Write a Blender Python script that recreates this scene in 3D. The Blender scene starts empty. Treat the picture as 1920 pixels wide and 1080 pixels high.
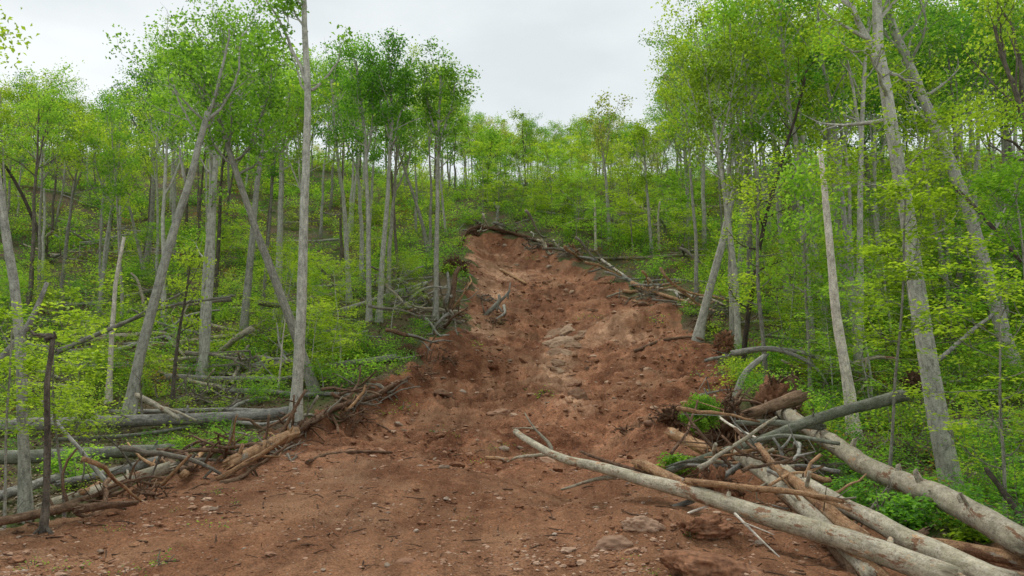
import bpy, math, random
import numpy as np
from mathutils import Vector, Matrix

C = bpy.context.scene.collection
SC = bpy.context.scene

# ------------------------------------------------------------------ camera
FPX, W, H = 1507.0, 1920.0, 1080.0
PITCH = math.radians(6.5)
CP, SP = math.cos(PITCH), math.sin(PITCH)
cam_d = bpy.data.cameras.new('camera')
cam_d.sensor_width = 36.0
cam_d.lens = FPX / W * 36.0
cam_d.clip_start, cam_d.clip_end = 0.1, 3000.0
cam = bpy.data.objects.new('camera', cam_d)
cam.rotation_euler = (math.pi / 2 + PITCH, 0, 0)
C.objects.link(cam)
SC.camera = cam

# ------------------------------------------------------------------ sky, sun, exposure
SUN_EL, SUN_AZ = math.radians(58), math.radians(-25)
world = bpy.data.worlds.new('World')
SC.world = world
world.use_nodes = True
wn, wl = world.node_tree.nodes, world.node_tree.links
wn.clear()
w_out = wn.new('ShaderNodeOutputWorld')
w_bg = wn.new('ShaderNodeBackground'); w_bg.inputs['Strength'].default_value = 0.1
w_sky = wn.new('ShaderNodeTexSky'); w_sky.sky_type = 'NISHITA'; w_sky.sun_disc = False
w_sky.sun_elevation = SUN_EL; w_sky.sun_rotation = SUN_AZ
w_tc = wn.new('ShaderNodeTexCoord')
w_map = wn.new('ShaderNodeMapping'); w_map.inputs['Scale'].default_value = (1.0, 1.0, 2.6)
w_noi = wn.new('ShaderNodeTexNoise'); w_noi.inputs['Scale'].default_value = 2.8
w_noi.inputs['Detail'].default_value = 6; w_noi.inputs['Roughness'].default_value = 0.5
w_ramp = wn.new('ShaderNodeValToRGB')
w_ramp.color_ramp.elements[0].position = 0.33; w_ramp.color_ramp.elements[0].color = (6.3, 6.75, 6.85, 1)
w_ramp.color_ramp.elements[1].position = 0.66; w_ramp.color_ramp.elements[1].color = (8.1, 8.4, 8.4, 1)
w_mix = wn.new('ShaderNodeMix'); w_mix.data_type = 'RGBA'; w_mix.inputs[0].default_value = 0.94
wl.new(w_tc.outputs['Generated'], w_map.inputs['Vector'])
wl.new(w_map.outputs[0], w_noi.inputs['Vector'])
wl.new(w_noi.outputs['Fac'], w_ramp.inputs[0])
wl.new(w_sky.outputs[0], w_mix.inputs[6])
wl.new(w_ramp.outputs[0], w_mix.inputs[7])
wl.new(w_mix.outputs[2], w_bg.inputs['Color'])
wl.new(w_bg.outputs[0], w_out.inputs[0])

sun_d = bpy.data.lights.new('sun', 'SUN')
sun_d.energy = 1.5; sun_d.angle = math.radians(25); sun_d.color = (1.0, 0.96, 0.9)
sun = bpy.data.objects.new('sun', sun_d)
sun.rotation_euler = (math.pi / 2 - SUN_EL, 0, -SUN_AZ + math.pi)
C.objects.link(sun)

SC.view_settings.view_transform = 'Standard'
SC.view_settings.look = 'None'
SC.view_settings.exposure = 0.30
SC.view_settings.gamma = 1.0
SC.cycles.max_bounces = 6
SC.cycles.diffuse_bounces = 3
SC.cycles.transmission_bounces = 4

# ------------------------------------------------------------------ noise (numpy)
def _hash(ix, iy, iz, seed):
    n = (ix * 374761393 + iy * 668265263 + iz * 2147483647 + seed * 974711) & 0xFFFFFFFF
    n = ((n ^ (n >> 13)) * 1274126177) & 0xFFFFFFFF
    n = ((n ^ (n >> 16)) * 2246822519) & 0xFFFFFFFF
    return ((n ^ (n >> 15)) & 0xFFFFFF).astype(np.float64) / 0xFFFFFF * 2 - 1

def noise3(x, y, z, seed=0):
    x, y, z = np.broadcast_arrays(np.asarray(x, float), np.asarray(y, float), np.asarray(z, float))
    ix, iy, iz = np.floor(x).astype(np.int64), np.floor(y).astype(np.int64), np.floor(z).astype(np.int64)
    fx, fy, fz = x - ix, y - iy, z - iz
    ux, uy, uz = (t * t * t * (t * (t * 6 - 15) + 10) for t in (fx, fy, fz))
    r = 0
    for a in (0, 1):
        for b in (0, 1):
            for c in (0, 1):
                r = r + _hash(ix + a, iy + b, iz + c, seed) * (ux if a else 1 - ux) * (uy if b else 1 - uy) * (uz if c else 1 - uz)
    return r

def noise2(x, y, seed=0):
    x, y = np.broadcast_arrays(np.asarray(x, float), np.asarray(y, float))
    ix, iy = np.floor(x).astype(np.int64), np.floor(y).astype(np.int64)
    fx, fy = x - ix, y - iy
    ux, uy = (t * t * t * (t * (t * 6 - 15) + 10) for t in (fx, fy))
    z = np.zeros_like(ix)
    return ((_hash(ix, iy, z, seed) * (1 - ux) + _hash(ix + 1, iy, z, seed) * ux) * (1 - uy)
            + (_hash(ix, iy + 1, z, seed) * (1 - ux) + _hash(ix + 1, iy + 1, z, seed) * ux) * uy)

def fbm2(x, y, oct=4, seed=0, rough=0.5):
    r, a, f = 0, 1.0, 1.0
    for k in range(oct):
        r = r + a * noise2(x * f + 13.7 * k, y * f - 7.1 * k, seed + k)
        a *= rough; f *= 2.03
    return r

def cells(x, y, seed=0):
    """broken ground: each cell a tilted facet at its own level -> (height, cell random 0..1)"""
    ix, iy = np.floor(x).astype(np.int64), np.floor(y).astype(np.int64)
    best = np.full(x.shape, 1e9); hh = np.zeros(x.shape); rr = np.zeros(x.shape); z = np.zeros_like(ix)
    for a in (-1, 0, 1):
        for b in (-1, 0, 1):
            jx, jy = ix + a, iy + b
            cx = jx + 0.5 + 0.45 * _hash(jx, jy, z, seed); cy = jy + 0.5 + 0.45 * _hash(jx, jy, z, seed + 1)
            dx, dy = x - cx, y - cy; d = dx * dx + dy * dy
            h = 0.5 * _hash(jx, jy, z, seed + 2) + 1.1 * (_hash(jx, jy, z, seed + 3) * dx + _hash(jx, jy, z, seed + 4) * dy) - 0.9 * d
            m = d < best
            best = np.where(m, d, best); hh = np.where(m, h, hh); rr = np.where(m, 0.5 + 0.5 * _hash(jx, jy, z, seed + 5), rr)
    return hh, rr

def sstep(a, b, x):
    t = np.clip((np.asarray(x) - a) / (b - a), 0, 1)
    return t * t * (3 - 2 * t)

# ------------------------------------------------------------------ pixel -> world
def ray(px, py):
    u, v = (px - 960) / FPX, (540 - py) / FPX
    return np.array([u, CP - v * SP, SP + v * CP])

def at(px, py, t):
    return ray(px, py) * t

# ------------------------------------------------------------------ terrain
CTRL = [
    # px, py, depth
    (960, 1080, 9), (960, 970, 12), (960, 880, 17.5), (960, 800, 25), (980, 700, 33), (980, 600, 43), (960, 500, 57), (940, 437, 70),
    (950, 395, 78), (1000, 365, 98), (1050, 342, 120),
    (500, 1080, 9), (500, 960, 12.5), (480, 870, 18), (555, 795, 25), (620, 730, 31), (700, 600, 45), (700, 500, 60), (700, 410, 82), (650, 325, 122),
    (60, 1060, 9.6), (45, 972, 13.6), (200, 900, 18.5), (240, 785, 27), (380, 700, 35), (100, 690, 35), (100, 600, 45), (300, 600, 45), (100, 500, 60), (300, 500, 60),
    (200, 400, 82), (450, 400, 82), (200, 310, 122), (450, 305, 125), (0, 310, 122),
    (820, 600, 42.5), (860, 480, 60), (800, 700, 33),
    (1310, 635, 37), (1250, 560, 46), (1180, 500, 57), (1330, 470, 64), (1250, 400, 83), (1250, 340, 118), (1150, 430, 72),
    (1400, 1080, 8.8), (1250, 940, 12.5), (1250, 850, 18), (1350, 740, 26), (1500, 960, 13.5), (1700, 1030, 10), (1900, 1060, 9.3),
    (1790, 935, 16.2), (1600, 822, 21.5), (1450, 880, 17.5), (1650, 740, 27.5), (1500, 690, 32), (1850, 700, 31), (1850, 600, 41), (1600, 600, 43), (1500, 500, 58),
    (1850, 470, 60), (1850, 370, 88), (1600, 400, 84), (1850, 290, 122), (1550, 310, 122),
]
for ox in (-700, 2620):
    for (py, t) in ((1080, 9), (970, 12.5), (880, 18), (780, 26), (690, 35), (590, 46), (490, 60), (390, 84), (300, 122)):
        CTRL.append((ox, py, t))
pts = [at(*c) for c in CTRL]
for px in (-700, 0, 600, 1050, 1300, 1900, 2620):
    for (t, z) in ((160, 25.0), (240, 14.0), (420, 2.0), (900, -4.0)):
        q = at(px, 540, t); pts.append(np.array([q[0], q[1], z]))
PTS = np.array(pts)
def _uv(x, y):
    y = np.maximum(y, 6.5)
    return x / (y + 4.0) * 2.2, np.log(y + 4.0)
_pu, _pv = _uv(PTS[:, 0], PTS[:, 1])
def _k(r2):
    return np.where(r2 > 1e-12, r2 * np.log(np.maximum(r2, 1e-12)), 0)
_n = len(PTS)
_A = np.zeros((_n + 3, _n + 3))
_A[:_n, :_n] = _k((_pu[:, None] - _pu[None]) ** 2 + (_pv[:, None] - _pv[None]) ** 2) + np.eye(_n) * 0.02
_A[:_n, _n] = 1; _A[:_n, _n + 1] = _pu; _A[:_n, _n + 2] = _pv
_A[_n:, :_n] = _A[:_n, _n:].T
_w = np.linalg.solve(_A, np.concatenate([PTS[:, 2], [0, 0, 0]]))

def base_h(x, y):
    x, y = np.broadcast_arrays(np.asarray(x, float), np.asarray(y, float))
    shp = x.shape
    u, v = _uv(x.ravel(), y.ravel())
    out = _w[_n] + _w[_n + 1] * u + _w[_n + 2] * v
    for i in range(_n):
        out = out + _w[i] * _k((u - _pu[i]) ** 2 + (v - _pv[i]) ** 2)
    return out.reshape(shp)

def cast(px, py, hf, t0=4.0, t1=260.0):
    d = ray(px, py)
    ts = np.geomspace(t0, t1, 420)
    below = (d[2] * ts) < hf(d[0] * ts, d[1] * ts)
    k = int(np.argmax(below)) if below.any() else len(ts) - 1
    a, b = ts[max(k - 1, 0)], ts[k]
    for _ in range(18):
        m = 0.5 * (a + b)
        if d[2] * m < float(hf(np.array(d[0] * m), np.array(d[1] * m))): b = m
        else: a = m
    return d * b

SCAR_PX = [(-260, 1075), (0, 1004), (130, 968), (235, 925), (330, 893), (430, 868), (520, 825), (600, 785), (690, 752), (765, 716), (800, 655), (838, 622), (868, 572),
           (882, 505), (866, 450), (888, 428), (935, 432), (1000, 452), (1045, 470), (1105, 492), (1175, 535), (1245, 565), (1300, 610),
           (1362, 668), (1390, 715), (1385, 760), (1418, 830), (1475, 905), (1570, 965), (1700, 1012), (1930, 1050), (2150, 1075)]
SCAR = np.array([cast(px, py, base_h)[:2] for px, py in SCAR_PX] + [[9, 2.0], [9, -4.0], [-9, -4.0], [-9, 3.0]])

def scar_d(x, y):
    """signed distance to the outline of the slide, positive inside (metres)"""
    x, y = np.broadcast_arrays(np.asarray(x, float), np.asarray(y, float))
    best = np.full(x.shape, 1e9); inside = np.zeros(x.shape, bool)
    m = len(SCAR)
    for i in range(m):
        ax, ay = SCAR[i]; bx, by = SCAR[(i + 1) % m]
        dx, dy = bx - ax, by - ay
        t = np.clip(((x - ax) * dx + (y - ay) * dy) / (dx * dx + dy * dy), 0, 1)
        best = np.minimum(best, np.hypot(x - ax - t * dx, y - ay - t * dy))
        cr = ((ay > y) != (by > y)) & (x < dx * (y - ay) / (dy + 1e-12) + ax)
        inside ^= cr
    return np.where(inside, best, -best)

def seg_d(x, y, pl):
    best = np.full(np.shape(x), 1e9)
    for (ax, ay), (bx, by) in zip(pl[:-1], pl[1:]):
        dx, dy = bx - ax, by - ay
        t = np.clip(((x - ax) * dx + (y - ay) * dy) / (dx * dx + dy * dy), 0, 1)
        best = np.minimum(best, np.hypot(x - ax - t * dx, y - ay - t * dy))
    return best
def PL(*pp):
    return [tuple(cast(px, py, base_h)[:2]) for px, py in pp]
GULLY_A = PL((760, 862), (880, 868), (1010, 880), (1110, 905), (1250, 900), (1380, 900))
GULLY_B = PL((900, 850), (930, 770), (920, 700), (960, 640), (1030, 590), (1040, 540))
GULLY_C = PL((1110, 850), (1130, 770), (1090, 690), (1100, 640))
BERM_L = PL((390, 872), (520, 825), (620, 785), (690, 765), (740, 740))
BERM_R = PL((1250, 800), (1330, 800), (1400, 790), (1440, 760))
PIT = PL((1075, 925), (1100, 925))
CLOD = PL((1250, 985), (1330, 990))
MOUNDS = [(PL((880, 812), (900, 800)), .55, 1.1), (PL((1080, 745), (1085, 740)), .7, 1.3), (PL((1180, 590), (1215, 588)), .8, 1.6),
          (PL((860, 665), (880, 660)), .5, 1.2), (PL((1250, 770), (1280, 760)), .6, 1.2), (PL((1180, 985), (1200, 990)), .22, .5)]

def height(x, y, fine=True):
    x, y = np.broadcast_arrays(np.asarray(x, float), np.asarray(y, float))
    z = base_h(x, y)
    sd = scar_d(x, y)
    sd = sd + 0.32 * fbm2(x / 2.4, y / 4.0, 3, 5) * np.clip(y / 25, 0.35, 1.5)
    soft = 0.9 + 1.3 * sstep(30, 60, y)
    ins = sstep(-0.2, soft, sd)
    deep = sstep(19, 27, y)
    z = z + ins * (0.16 * sstep(1.2, -1.5, x) * (1 - deep) - 0.10 * sstep(0.5, 2.5, x) * (1 - deep) - (0.55 + 0.5 * sstep(40, 70, y)) * deep)
    # forest floor
    z = z + (1 - ins) * (0.35 * fbm2(x / 6, y / 6, 3, 11) + 0.07 * fbm2(x / 0.9, y / 0.9, 3, 17))
    if y.ndim:
        z = np.where(y > 130, z + 1.5 * fbm2(x / 30, y / 30, 2, 19), z)
    # the slide: lumps, ledges, rills
    mid = sstep(17, 26, y)
    z = z + ins * mid * (0.21 * fbm2(x / 4.2, y / 4.2, 3, 23) + 0.16 * np.abs(fbm2(x / 1.6, y / 2.2, 3, 29)) - 0.1)
    z = z + ins * (1 - mid) * 0.10 * fbm2(x / 2.3, y / 3.0, 3, 31)
    led = (z * 0.55 + 0.35 * fbm2(x / 5, y / 5, 2, 37))
    z = z + ins * sstep(26, 34, y) * 0.28 * (sstep(0.35, 0.65, led - np.floor(led)) - (led - np.floor(led)))
    for g, dep, wd in ((GULLY_A, 0.38, 0.9), (GULLY_B, 0.35, 1.4), (GULLY_C, 0.3, 1.2), (PIT, 0.30, 0.45)):
        z = z - dep * np.exp(-(seg_d(x, y, g) / wd) ** 2)
    lump = 0.65 + 0.6 * fbm2(x / 0.8, y / 0.8, 3, 41)
    for g, up, wd in ((BERM_L, 0.42, 0.8), (BERM_R, 0.6, 1.0), (CLOD, 0.10, 0.36)):
        z = z + up * lump * np.exp(-(seg_d(x, y, g) / wd) ** 2)
    for g, up, wd in MOUNDS:
        z = z + up * np.exp(-(seg_d(x, y, g) / wd) ** 2)
    edge = np.exp(-(sd / 0.7) ** 2)
    z = z + edge * 0.18 * np.clip(1.3 - y / 60, 0.3, 1) * (fbm2(x / 0.9, y / 0.9, 3, 43))
    if fine:
        f = fbm2(x / 0.42, y / 0.42, 3, 47)
        wx, wy = x + 0.35 * fbm2(x / 0.8, y / 0.8, 2, 101), y + 0.35 * fbm2(x / 0.8, y / 0.8, 2, 103)
        k = ins * np.clip(0.10 + 0.9 * mid, 0, 1) * np.clip(0.35 + 0.9 * fbm2(x / 3.5, y / 3.5, 2, 105), 0.05, 1.1)
        z = z + k * (0.12 * cells(wx / 1.15, wy / 1.15, 107)[0] + 0.10 * cells(wx / 0.42, wy / 0.42, 113)[0])
        z = z + ins * (0.035 + 0.07 * mid) * f + ins * 0.030 * np.abs(fbm2(x / 0.13, y / 0.13, 2, 53)) * np.clip(y / 16, 0.6, 2.5)
        z = z + ins * (1 - mid) * 0.045 * noise2((x * 0.93 - y * 0.37) / 0.30, (y * 0.93 + x * 0.37) / 2.6, 59)
    return z

def ground(x, y):
    return float(height(np.array(float(x)), np.array(float(y)), False))
def hit(px, py):
    return cast(px, py, lambda a, b: height(a, b, False))

# ------------------------------------------------------------------ material helpers
def mat_new(name):
    m = bpy.data.materials.new(name); m.use_nodes = True
    nt = m.node_tree; nt.nodes.clear()
    return m, nt.nodes, nt.links
def nd(ns, kind, **kw):
    n = ns.new(kind)
    for k, v in kw.items():
        if k in n.inputs: n.inputs[k].default_value = v
        else: setattr(n, k, v)
    return n
def ramp(ns, *stops):
    r = ns.new('ShaderNodeValToRGB'); e = r.color_ramp.elements
    while len(e) < len(stops): e.new(0.5)
    for el, (p, c) in zip(e, stops):
        el.position = p; el.color = (*c, 1) if len(c) == 3 else c
    return r
def mixc(ns, ls, fac, a, b, blend='MIX'):
    m = ns.new('ShaderNodeMix'); m.data_type = 'RGBA'; m.blend_type = blend
    for sock, v in ((m.inputs[0], fac), (m.inputs[6], a), (m.inputs[7], b)):
        if hasattr(v, 'is_output') or isinstance(v, bpy.types.NodeSocket): ls.new(v, sock)
        elif isinstance(v, (int, float)): sock.default_value = v
        else: sock.default_value = (*v, 1)
    return m.outputs[2]
def noise_n(ns, ls, vec, scale, detail=5, rough=0.55, dist=0.0):
    n = nd(ns, 'ShaderNodeTexNoise'); n.inputs['Scale'].default_value = scale; n.inputs['Detail'].default_value = detail
    n.inputs['Roughness'].default_value = rough; n.inputs['Distortion'].default_value = dist
    if vec is not None: ls.new(vec, n.inputs['Vector'])
    return n.outputs['Fac']
def bump_n(ns, ls, h, strength, dist, normal=None):
    b = nd(ns, 'ShaderNodeBump'); b.inputs['Strength'].default_value = strength; b.inputs['Distance'].default_value = dist
    ls.new(h, b.inputs['Height'])
    if normal is not None: ls.new(normal, b.inputs['Normal'])
    return b.outputs[0]
def principled(ns, ls, col, rough=0.9, normal=None, spec=0.2):
    p = ns.new('ShaderNodeBsdfPrincipled'); o = ns.new('ShaderNodeOutputMaterial')
    if isinstance(col, bpy.types.NodeSocket): ls.new(col, p.inputs['Base Color'])
    else: p.inputs['Base Color'].default_value = (*col, 1)
    p.inputs['Roughness'].default_value = rough; p.inputs['Specular IOR Level'].default_value = spec
    if normal is not None: ls.new(normal, p.inputs['Normal'])
    ls.new(p.outputs[0], o.inputs[0])
    return p

def soil_cols(ns, ls, pos):
    n1 = noise_n(ns, ls, pos, 0.35, 5, 0.6, 0.3)
    n2 = noise_n(ns, ls, pos, 2.2, 6, 0.65)
    n3 = noise_n(ns, ls, pos, 14.0, 5, 0.7)
    a = ramp(ns, (0.28, (0.125, 0.057, 0.031)), (0.5, (0.225, 0.109, 0.060)), (0.72, (0.34, 0.185, 0.112)))
    ls.new(n1, a.inputs[0])
    b = ramp(ns, (0.3, (0.105, 0.048, 0.028)), (0.5, (0.25, 0.123, 0.068)), (0.72, (0.42, 0.245, 0.155)))
    ls.new(n2, b.inputs[0])
    c = mixc(ns, ls, 0.55, a.outputs[0], b.outputs[0])
    d = ramp(ns, (0.32, (0.38, 0.37, 0.37)), (0.5, (1, 1, 1)), (0.68, (1.6, 1.55, 1.48)))
    ls.new(n3, d.inputs[0])
    return mixc(ns, ls, 0.8, c, d.outputs[0], 'MULTIPLY'), n2, n3

def make_soil_mat(name='red_soil', tint=None):
    m, ns, ls = mat_new(name)
    pos = ns.new('ShaderNodeNewGeometry').outputs['Position']
    c, n2, n3 = soil_cols(ns, ls, pos)
    if tint: c = mixc(ns, ls, 1.0, c, tint, 'MULTIPLY')
    nrm = bump_n(ns, ls, n3, 0.9, 0.03)
    principled(ns, ls, c, 0.95, nrm, 0.1)
    return m

def make_ground_mat():
    m, ns, ls = mat_new('ground')
    geo = ns.new('ShaderNodeNewGeometry'); pos = geo.outputs['Position']
    soil, n2, n3 = soil_cols(ns, ls, pos)
    # pale shaly bedrock showing in patches of the slide (attribute painted by shape)
    rk = ns.new('ShaderNodeAttribute'); rk.attribute_name = 'rock'
    rn = noise_n(ns, ls, pos, 5.0, 6, 0.7)
    rc = ramp(ns, (0.3, (0.20, 0.105, 0.062)), (0.5, (0.40, 0.245, 0.155)), (0.7, (0.54, 0.37, 0.26)))
    ls.new(rn, rc.inputs[0])
    soil = mixc(ns, ls, rk.outputs['Fac'], soil, rc.outputs[0])
    # foot of the slope: greyer, drier earth
    dr = ns.new('ShaderNodeAttribute'); dr.attribute_name = 'dry'
    dm = nd(ns, 'ShaderNodeMath', operation='MULTIPLY'); ls.new(dr.outputs['Fac'], dm.inputs[0]); ls.new(noise_n(ns, ls, pos, 0.8, 4, 0.6), dm.inputs[1])
    soil = mixc(ns, ls, dm.outputs[0], soil, (0.225, 0.128, 0.072))
    # clods and damp patches each have an earth tone of their own
    cl = ns.new('ShaderNodeAttribute'); cl.attribute_name = 'clod'
    cr = ramp(ns, (0.15, (0.66, 0.62, 0.60)), (0.5, (1, 1, 1)), (0.85, (1.38, 1.40, 1.42))); ls.new(cl.outputs['Fac'], cr.inputs[0])
    soil = mixc(ns, ls, 0.85, soil, cr.outputs[0], 'MULTIPLY')
    dp = ramp(ns, (0.40, (0.66, 0.58, 0.54)), (0.54, (1, 1, 1))); ls.new(noise_n(ns, ls, pos, 0.22, 5, 0.62, 0.6), dp.inputs[0])
    soil = mixc(ns, ls, 0.8, soil, dp.outputs[0], 'MULTIPLY')
    fg = ramp(ns, (0.36, (0.50, 0.48, 0.46)), (0.5, (1, 1, 1)), (0.64, (1.5, 1.47, 1.42))); ls.new(noise_n(ns, ls, pos, 38.0, 4, 0.7), fg.inputs[0])
    soil = mixc(ns, ls, 0.8, soil, fg.outputs[0], 'MULTIPLY')
    tn = ramp(ns, (0.50, (0, 0, 0)), (0.66, (0.75, 0.75, 0.75))); ls.new(noise_n(ns, ls, pos, 0.45, 6, 0.68, 0.5), tn.inputs[0])
    soil = mixc(ns, ls, tn.outputs[0], soil, mixc(ns, ls, 1.0, (0.27, 0.165, 0.10), fg.outputs[0], 'MULTIPLY'))
    soil = mixc(ns, ls, 1.0, soil, (0.97, 0.915, 0.875), 'MULTIPLY')
    sm = nd(ns, 'ShaderNodeMapping'); sm.inputs['Scale'].default_value = (1.5, 0.16, 0.2); ls.new(pos, sm.inputs['Vector'])
    sk = ramp(ns, (0.36, (0.62, 0.57, 0.54)), (0.50, (1, 1, 1)), (0.66, (1.22, 1.22, 1.2))); ls.new(noise_n(ns, ls, sm.outputs[0], 1.0, 6, 0.65, 0.4), sk.inputs[0])
    soil = mixc(ns, ls, 0.75, soil, sk.outputs[0], 'MULTIPLY')
    # pebbles pressed into the soil
    vo = nd(ns, 'ShaderNodeTexVoronoi'); vo.inputs['Scale'].default_value = 17.0; ls.new(pos, vo.inputs['Vector'])
    vr = ramp(ns, (0.0, (1, 1, 1)), (0.16, (1, 1, 1)), (0.24, (0, 0, 0)))
    ls.new(vo.outputs['Distance'], vr.inputs[0])
    sel = ns.new('ShaderNodeSeparateColor'); ls.new(vo.outputs['Color'], sel.inputs[0])
    gt = nd(ns, 'ShaderNodeMath', operation='GREATER_THAN'); ls.new(sel.outputs[0], gt.inputs[0]); gt.inputs[1].default_value = 0.62
    pm = nd(ns, 'ShaderNodeMath', operation='MULTIPLY'); ls.new(vr.outputs[0], pm.inputs[0]); ls.new(gt.outputs[0], pm.inputs[1])
    pc = mixc(ns, ls, sel.outputs[1], (0.27, 0.15, 0.095), (0.40, 0.29, 0.21))
    soil = mixc(ns, ls, pm.outputs[0], soil, pc)
    # forest floor: leaf litter and low green
    f1 = noise_n(ns, ls, pos, 11.0, 6, 0.75)
    fl = ramp(ns, (0.3, (0.045, 0.031, 0.018)), (0.5, (0.115, 0.082, 0.048)), (0.7, (0.24, 0.18, 0.115)))
    ls.new(f1, fl.inputs[0])
    g1 = noise_n(ns, ls, pos, 0.6, 5, 0.65)
    gm = ramp(ns, (0.43, (0, 0, 0)), (0.58, (1, 1, 1))); ls.new(g1, gm.inputs[0])
    gc = ramp(ns, (0.3, (0.022, 0.045, 0.008)), (0.7, (0.085, 0.16, 0.025))); ls.new(noise_n(ns, ls, pos, 9.0, 5, 0.7), gc.inputs[0])
    gm2 = nd(ns, 'ShaderNodeMath', operation='MULTIPLY'); ls.new(gm.outputs[0], gm2.inputs[0]); gm2.inputs[1].default_value = 0.75
    floor = mixc(ns, ls, gm2.outputs[0], fl.outputs[0], gc.outputs[0])
    sa = ns.new('ShaderNodeAttribute'); sa.attribute_name = 'scar'
    ad = nd(ns, 'ShaderNodeMath', operation='ADD'); ls.new(sa.outputs['Fac'], ad.inputs[0])
    sb = nd(ns, 'ShaderNodeMath', operation='MULTIPLY_ADD'); ls.new(noise_n(ns, ls, pos, 3.0, 6, 0.7), sb.inputs[0]); sb.inputs[1].default_value = 1.2; sb.inputs[2].default_value = -0.6
    ls.new(sb.outputs[0], ad.inputs[1])
    sr = ramp(ns, (0.42, (0, 0, 0)), (0.58, (1, 1, 1))); ls.new(ad.outputs[0], sr.inputs[0])
    col = mixc(ns, ls, sr.outputs[0], floor, soil)
    hs = nd(ns, 'ShaderNodeMath', operation='MULTIPLY_ADD'); ls.new(pm.outputs[0], hs.inputs[0]); hs.inputs[1].default_value = 0.5; ls.new(n3, hs.inputs[2])
    nrm = bump_n(ns, ls, hs.outputs[0], 0.9, 0.035)
    principled(ns, ls, col, 0.95, nrm, 0.1)
    return m

def make_bark(name, dark, mid, light, lichen=None, scale=1.0, bump=0.6, moss=None, peel=None, mud=None):
    """bark on a tube: the mesh carries 'tc' = (r cos, r sin, metres along)"""
    m, ns, ls = mat_new(name)
    tc = ns.new('ShaderNodeAttribute'); tc.attribute_name = 'tc'
    mp = nd(ns, 'ShaderNodeMapping'); mp.inputs['Scale'].default_value = (scale * 1.0, scale * 1.0, scale * 0.3)
    ls.new(tc.outputs['Vector'], mp.inputs['Vector'])
    n1 = noise_n(ns, ls, mp.outputs[0], 14.0, 6, 0.7)
    n2 = noise_n(ns, ls, tc.outputs['Vector'], 5.0, 6, 0.7, 0.1)
    r = ramp(ns, (0.30, dark), (0.5, mid), (0.70, light)); ls.new(n1, r.inputs[0])
    v = ramp(ns, (0.3, (0.55, 0.55, 0.55)), (0.5, (1, 1, 1)), (0.7, (1.28, 1.27, 1.22))); ls.new(n2, v.inputs[0])
    c = mixc(ns, ls, 1.0, r.outputs[0], v.outputs[0], 'MULTIPLY')
    n3 = noise_n(ns, ls, tc.outputs['Vector'], 42.0, 5, 0.8)
    sp = ramp(ns, (0.36, (0.34, 0.32, 0.30)), (0.48, (1, 1, 1)), (0.66, (1.28, 1.27, 1.22))); ls.new(n3, sp.inputs[0])
    c = mixc(ns, ls, 0.85, c, sp.outputs[0], 'MULTIPLY')
    dk = ramp(ns, (0.30, (0.35, 0.33, 0.31)), (0.40, (1, 1, 1))); ls.new(noise_n(ns, ls, tc.outputs['Vector'], 8.0, 5, 0.75, 0.2), dk.inputs[0])
    c = mixc(ns, ls, 0.8, c, dk.outputs[0], 'MULTIPLY')
    if lichen:
        ln = noise_n(ns, ls, tc.outputs['Vector'], 24.0, 5, 0.7, 0.3)
        lm = ramp(ns, (0.54, (0, 0, 0)), (0.66, (0.7, 0.7, 0.7))); ls.new(ln, lm.inputs[0])
        c = mixc(ns, ls, lm.outputs[0], c, lichen)
    if moss:
        mn = noise_n(ns, ls, tc.outputs['Vector'], 2.6, 6, 0.75, 0.2)
        mm = ramp(ns, (0.46, (0, 0, 0)), (0.72, (0.7, 0.7, 0.7))); ls.new(mn, mm.inputs[0])
        c = mixc(ns, ls, mm.outputs[0], c, moss)
    for pc, sc_, lo in ((peel, 1.5, 0.60), (mud, 2.1, 0.57)):
        if pc:
            pm = nd(ns, 'ShaderNodeMapping'); pm.inputs['Scale'].default_value = (1.6, 1.6, 0.55); pm.inputs['Location'].default_value = (sc_ * 3, 1.7, sc_); ls.new(tc.outputs['Vector'], pm.inputs['Vector'])
            pr = ramp(ns, (lo, (0, 0, 0)), (lo + 0.035, (1, 1, 1))); ls.new(noise_n(ns, ls, pm.outputs[0], sc_ * 1.6, 7, 0.72, 0.3), pr.inputs[0])
            c = mixc(ns, ls, pr.outputs[0], c, mixc(ns, ls, 1.0, pc, sp.outputs[0], 'MULTIPLY'))
    # every tree has a bark shade of its own
    oi = ns.new('ShaderNodeObjectInfo')
    mr = nd(ns, 'ShaderNodeMapRange'); ls.new(oi.outputs['Random'], mr.inputs[0]); mr.inputs[3].default_value = 0.85; mr.inputs[4].default_value = 1.32
    vm = nd(ns, 'ShaderNodeVectorMath', operation='SCALE'); ls.new(c, vm.inputs[0]); ls.new(mr.outputs[0], vm.inputs['Scale'])
    hb = nd(ns, 'ShaderNodeMath', operation='MULTIPLY_ADD'); ls.new(n3, hb.inputs[0]); hb.inputs[1].default_value = 0.5; ls.new(n1, hb.inputs[2])
    nrm = bump_n(ns, ls, hb.outputs[0], min(1.0, bump * 1.5), 0.025)
    principled(ns, ls, vm.outputs[0], 0.9, nrm, 0.15)
    return m

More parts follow.
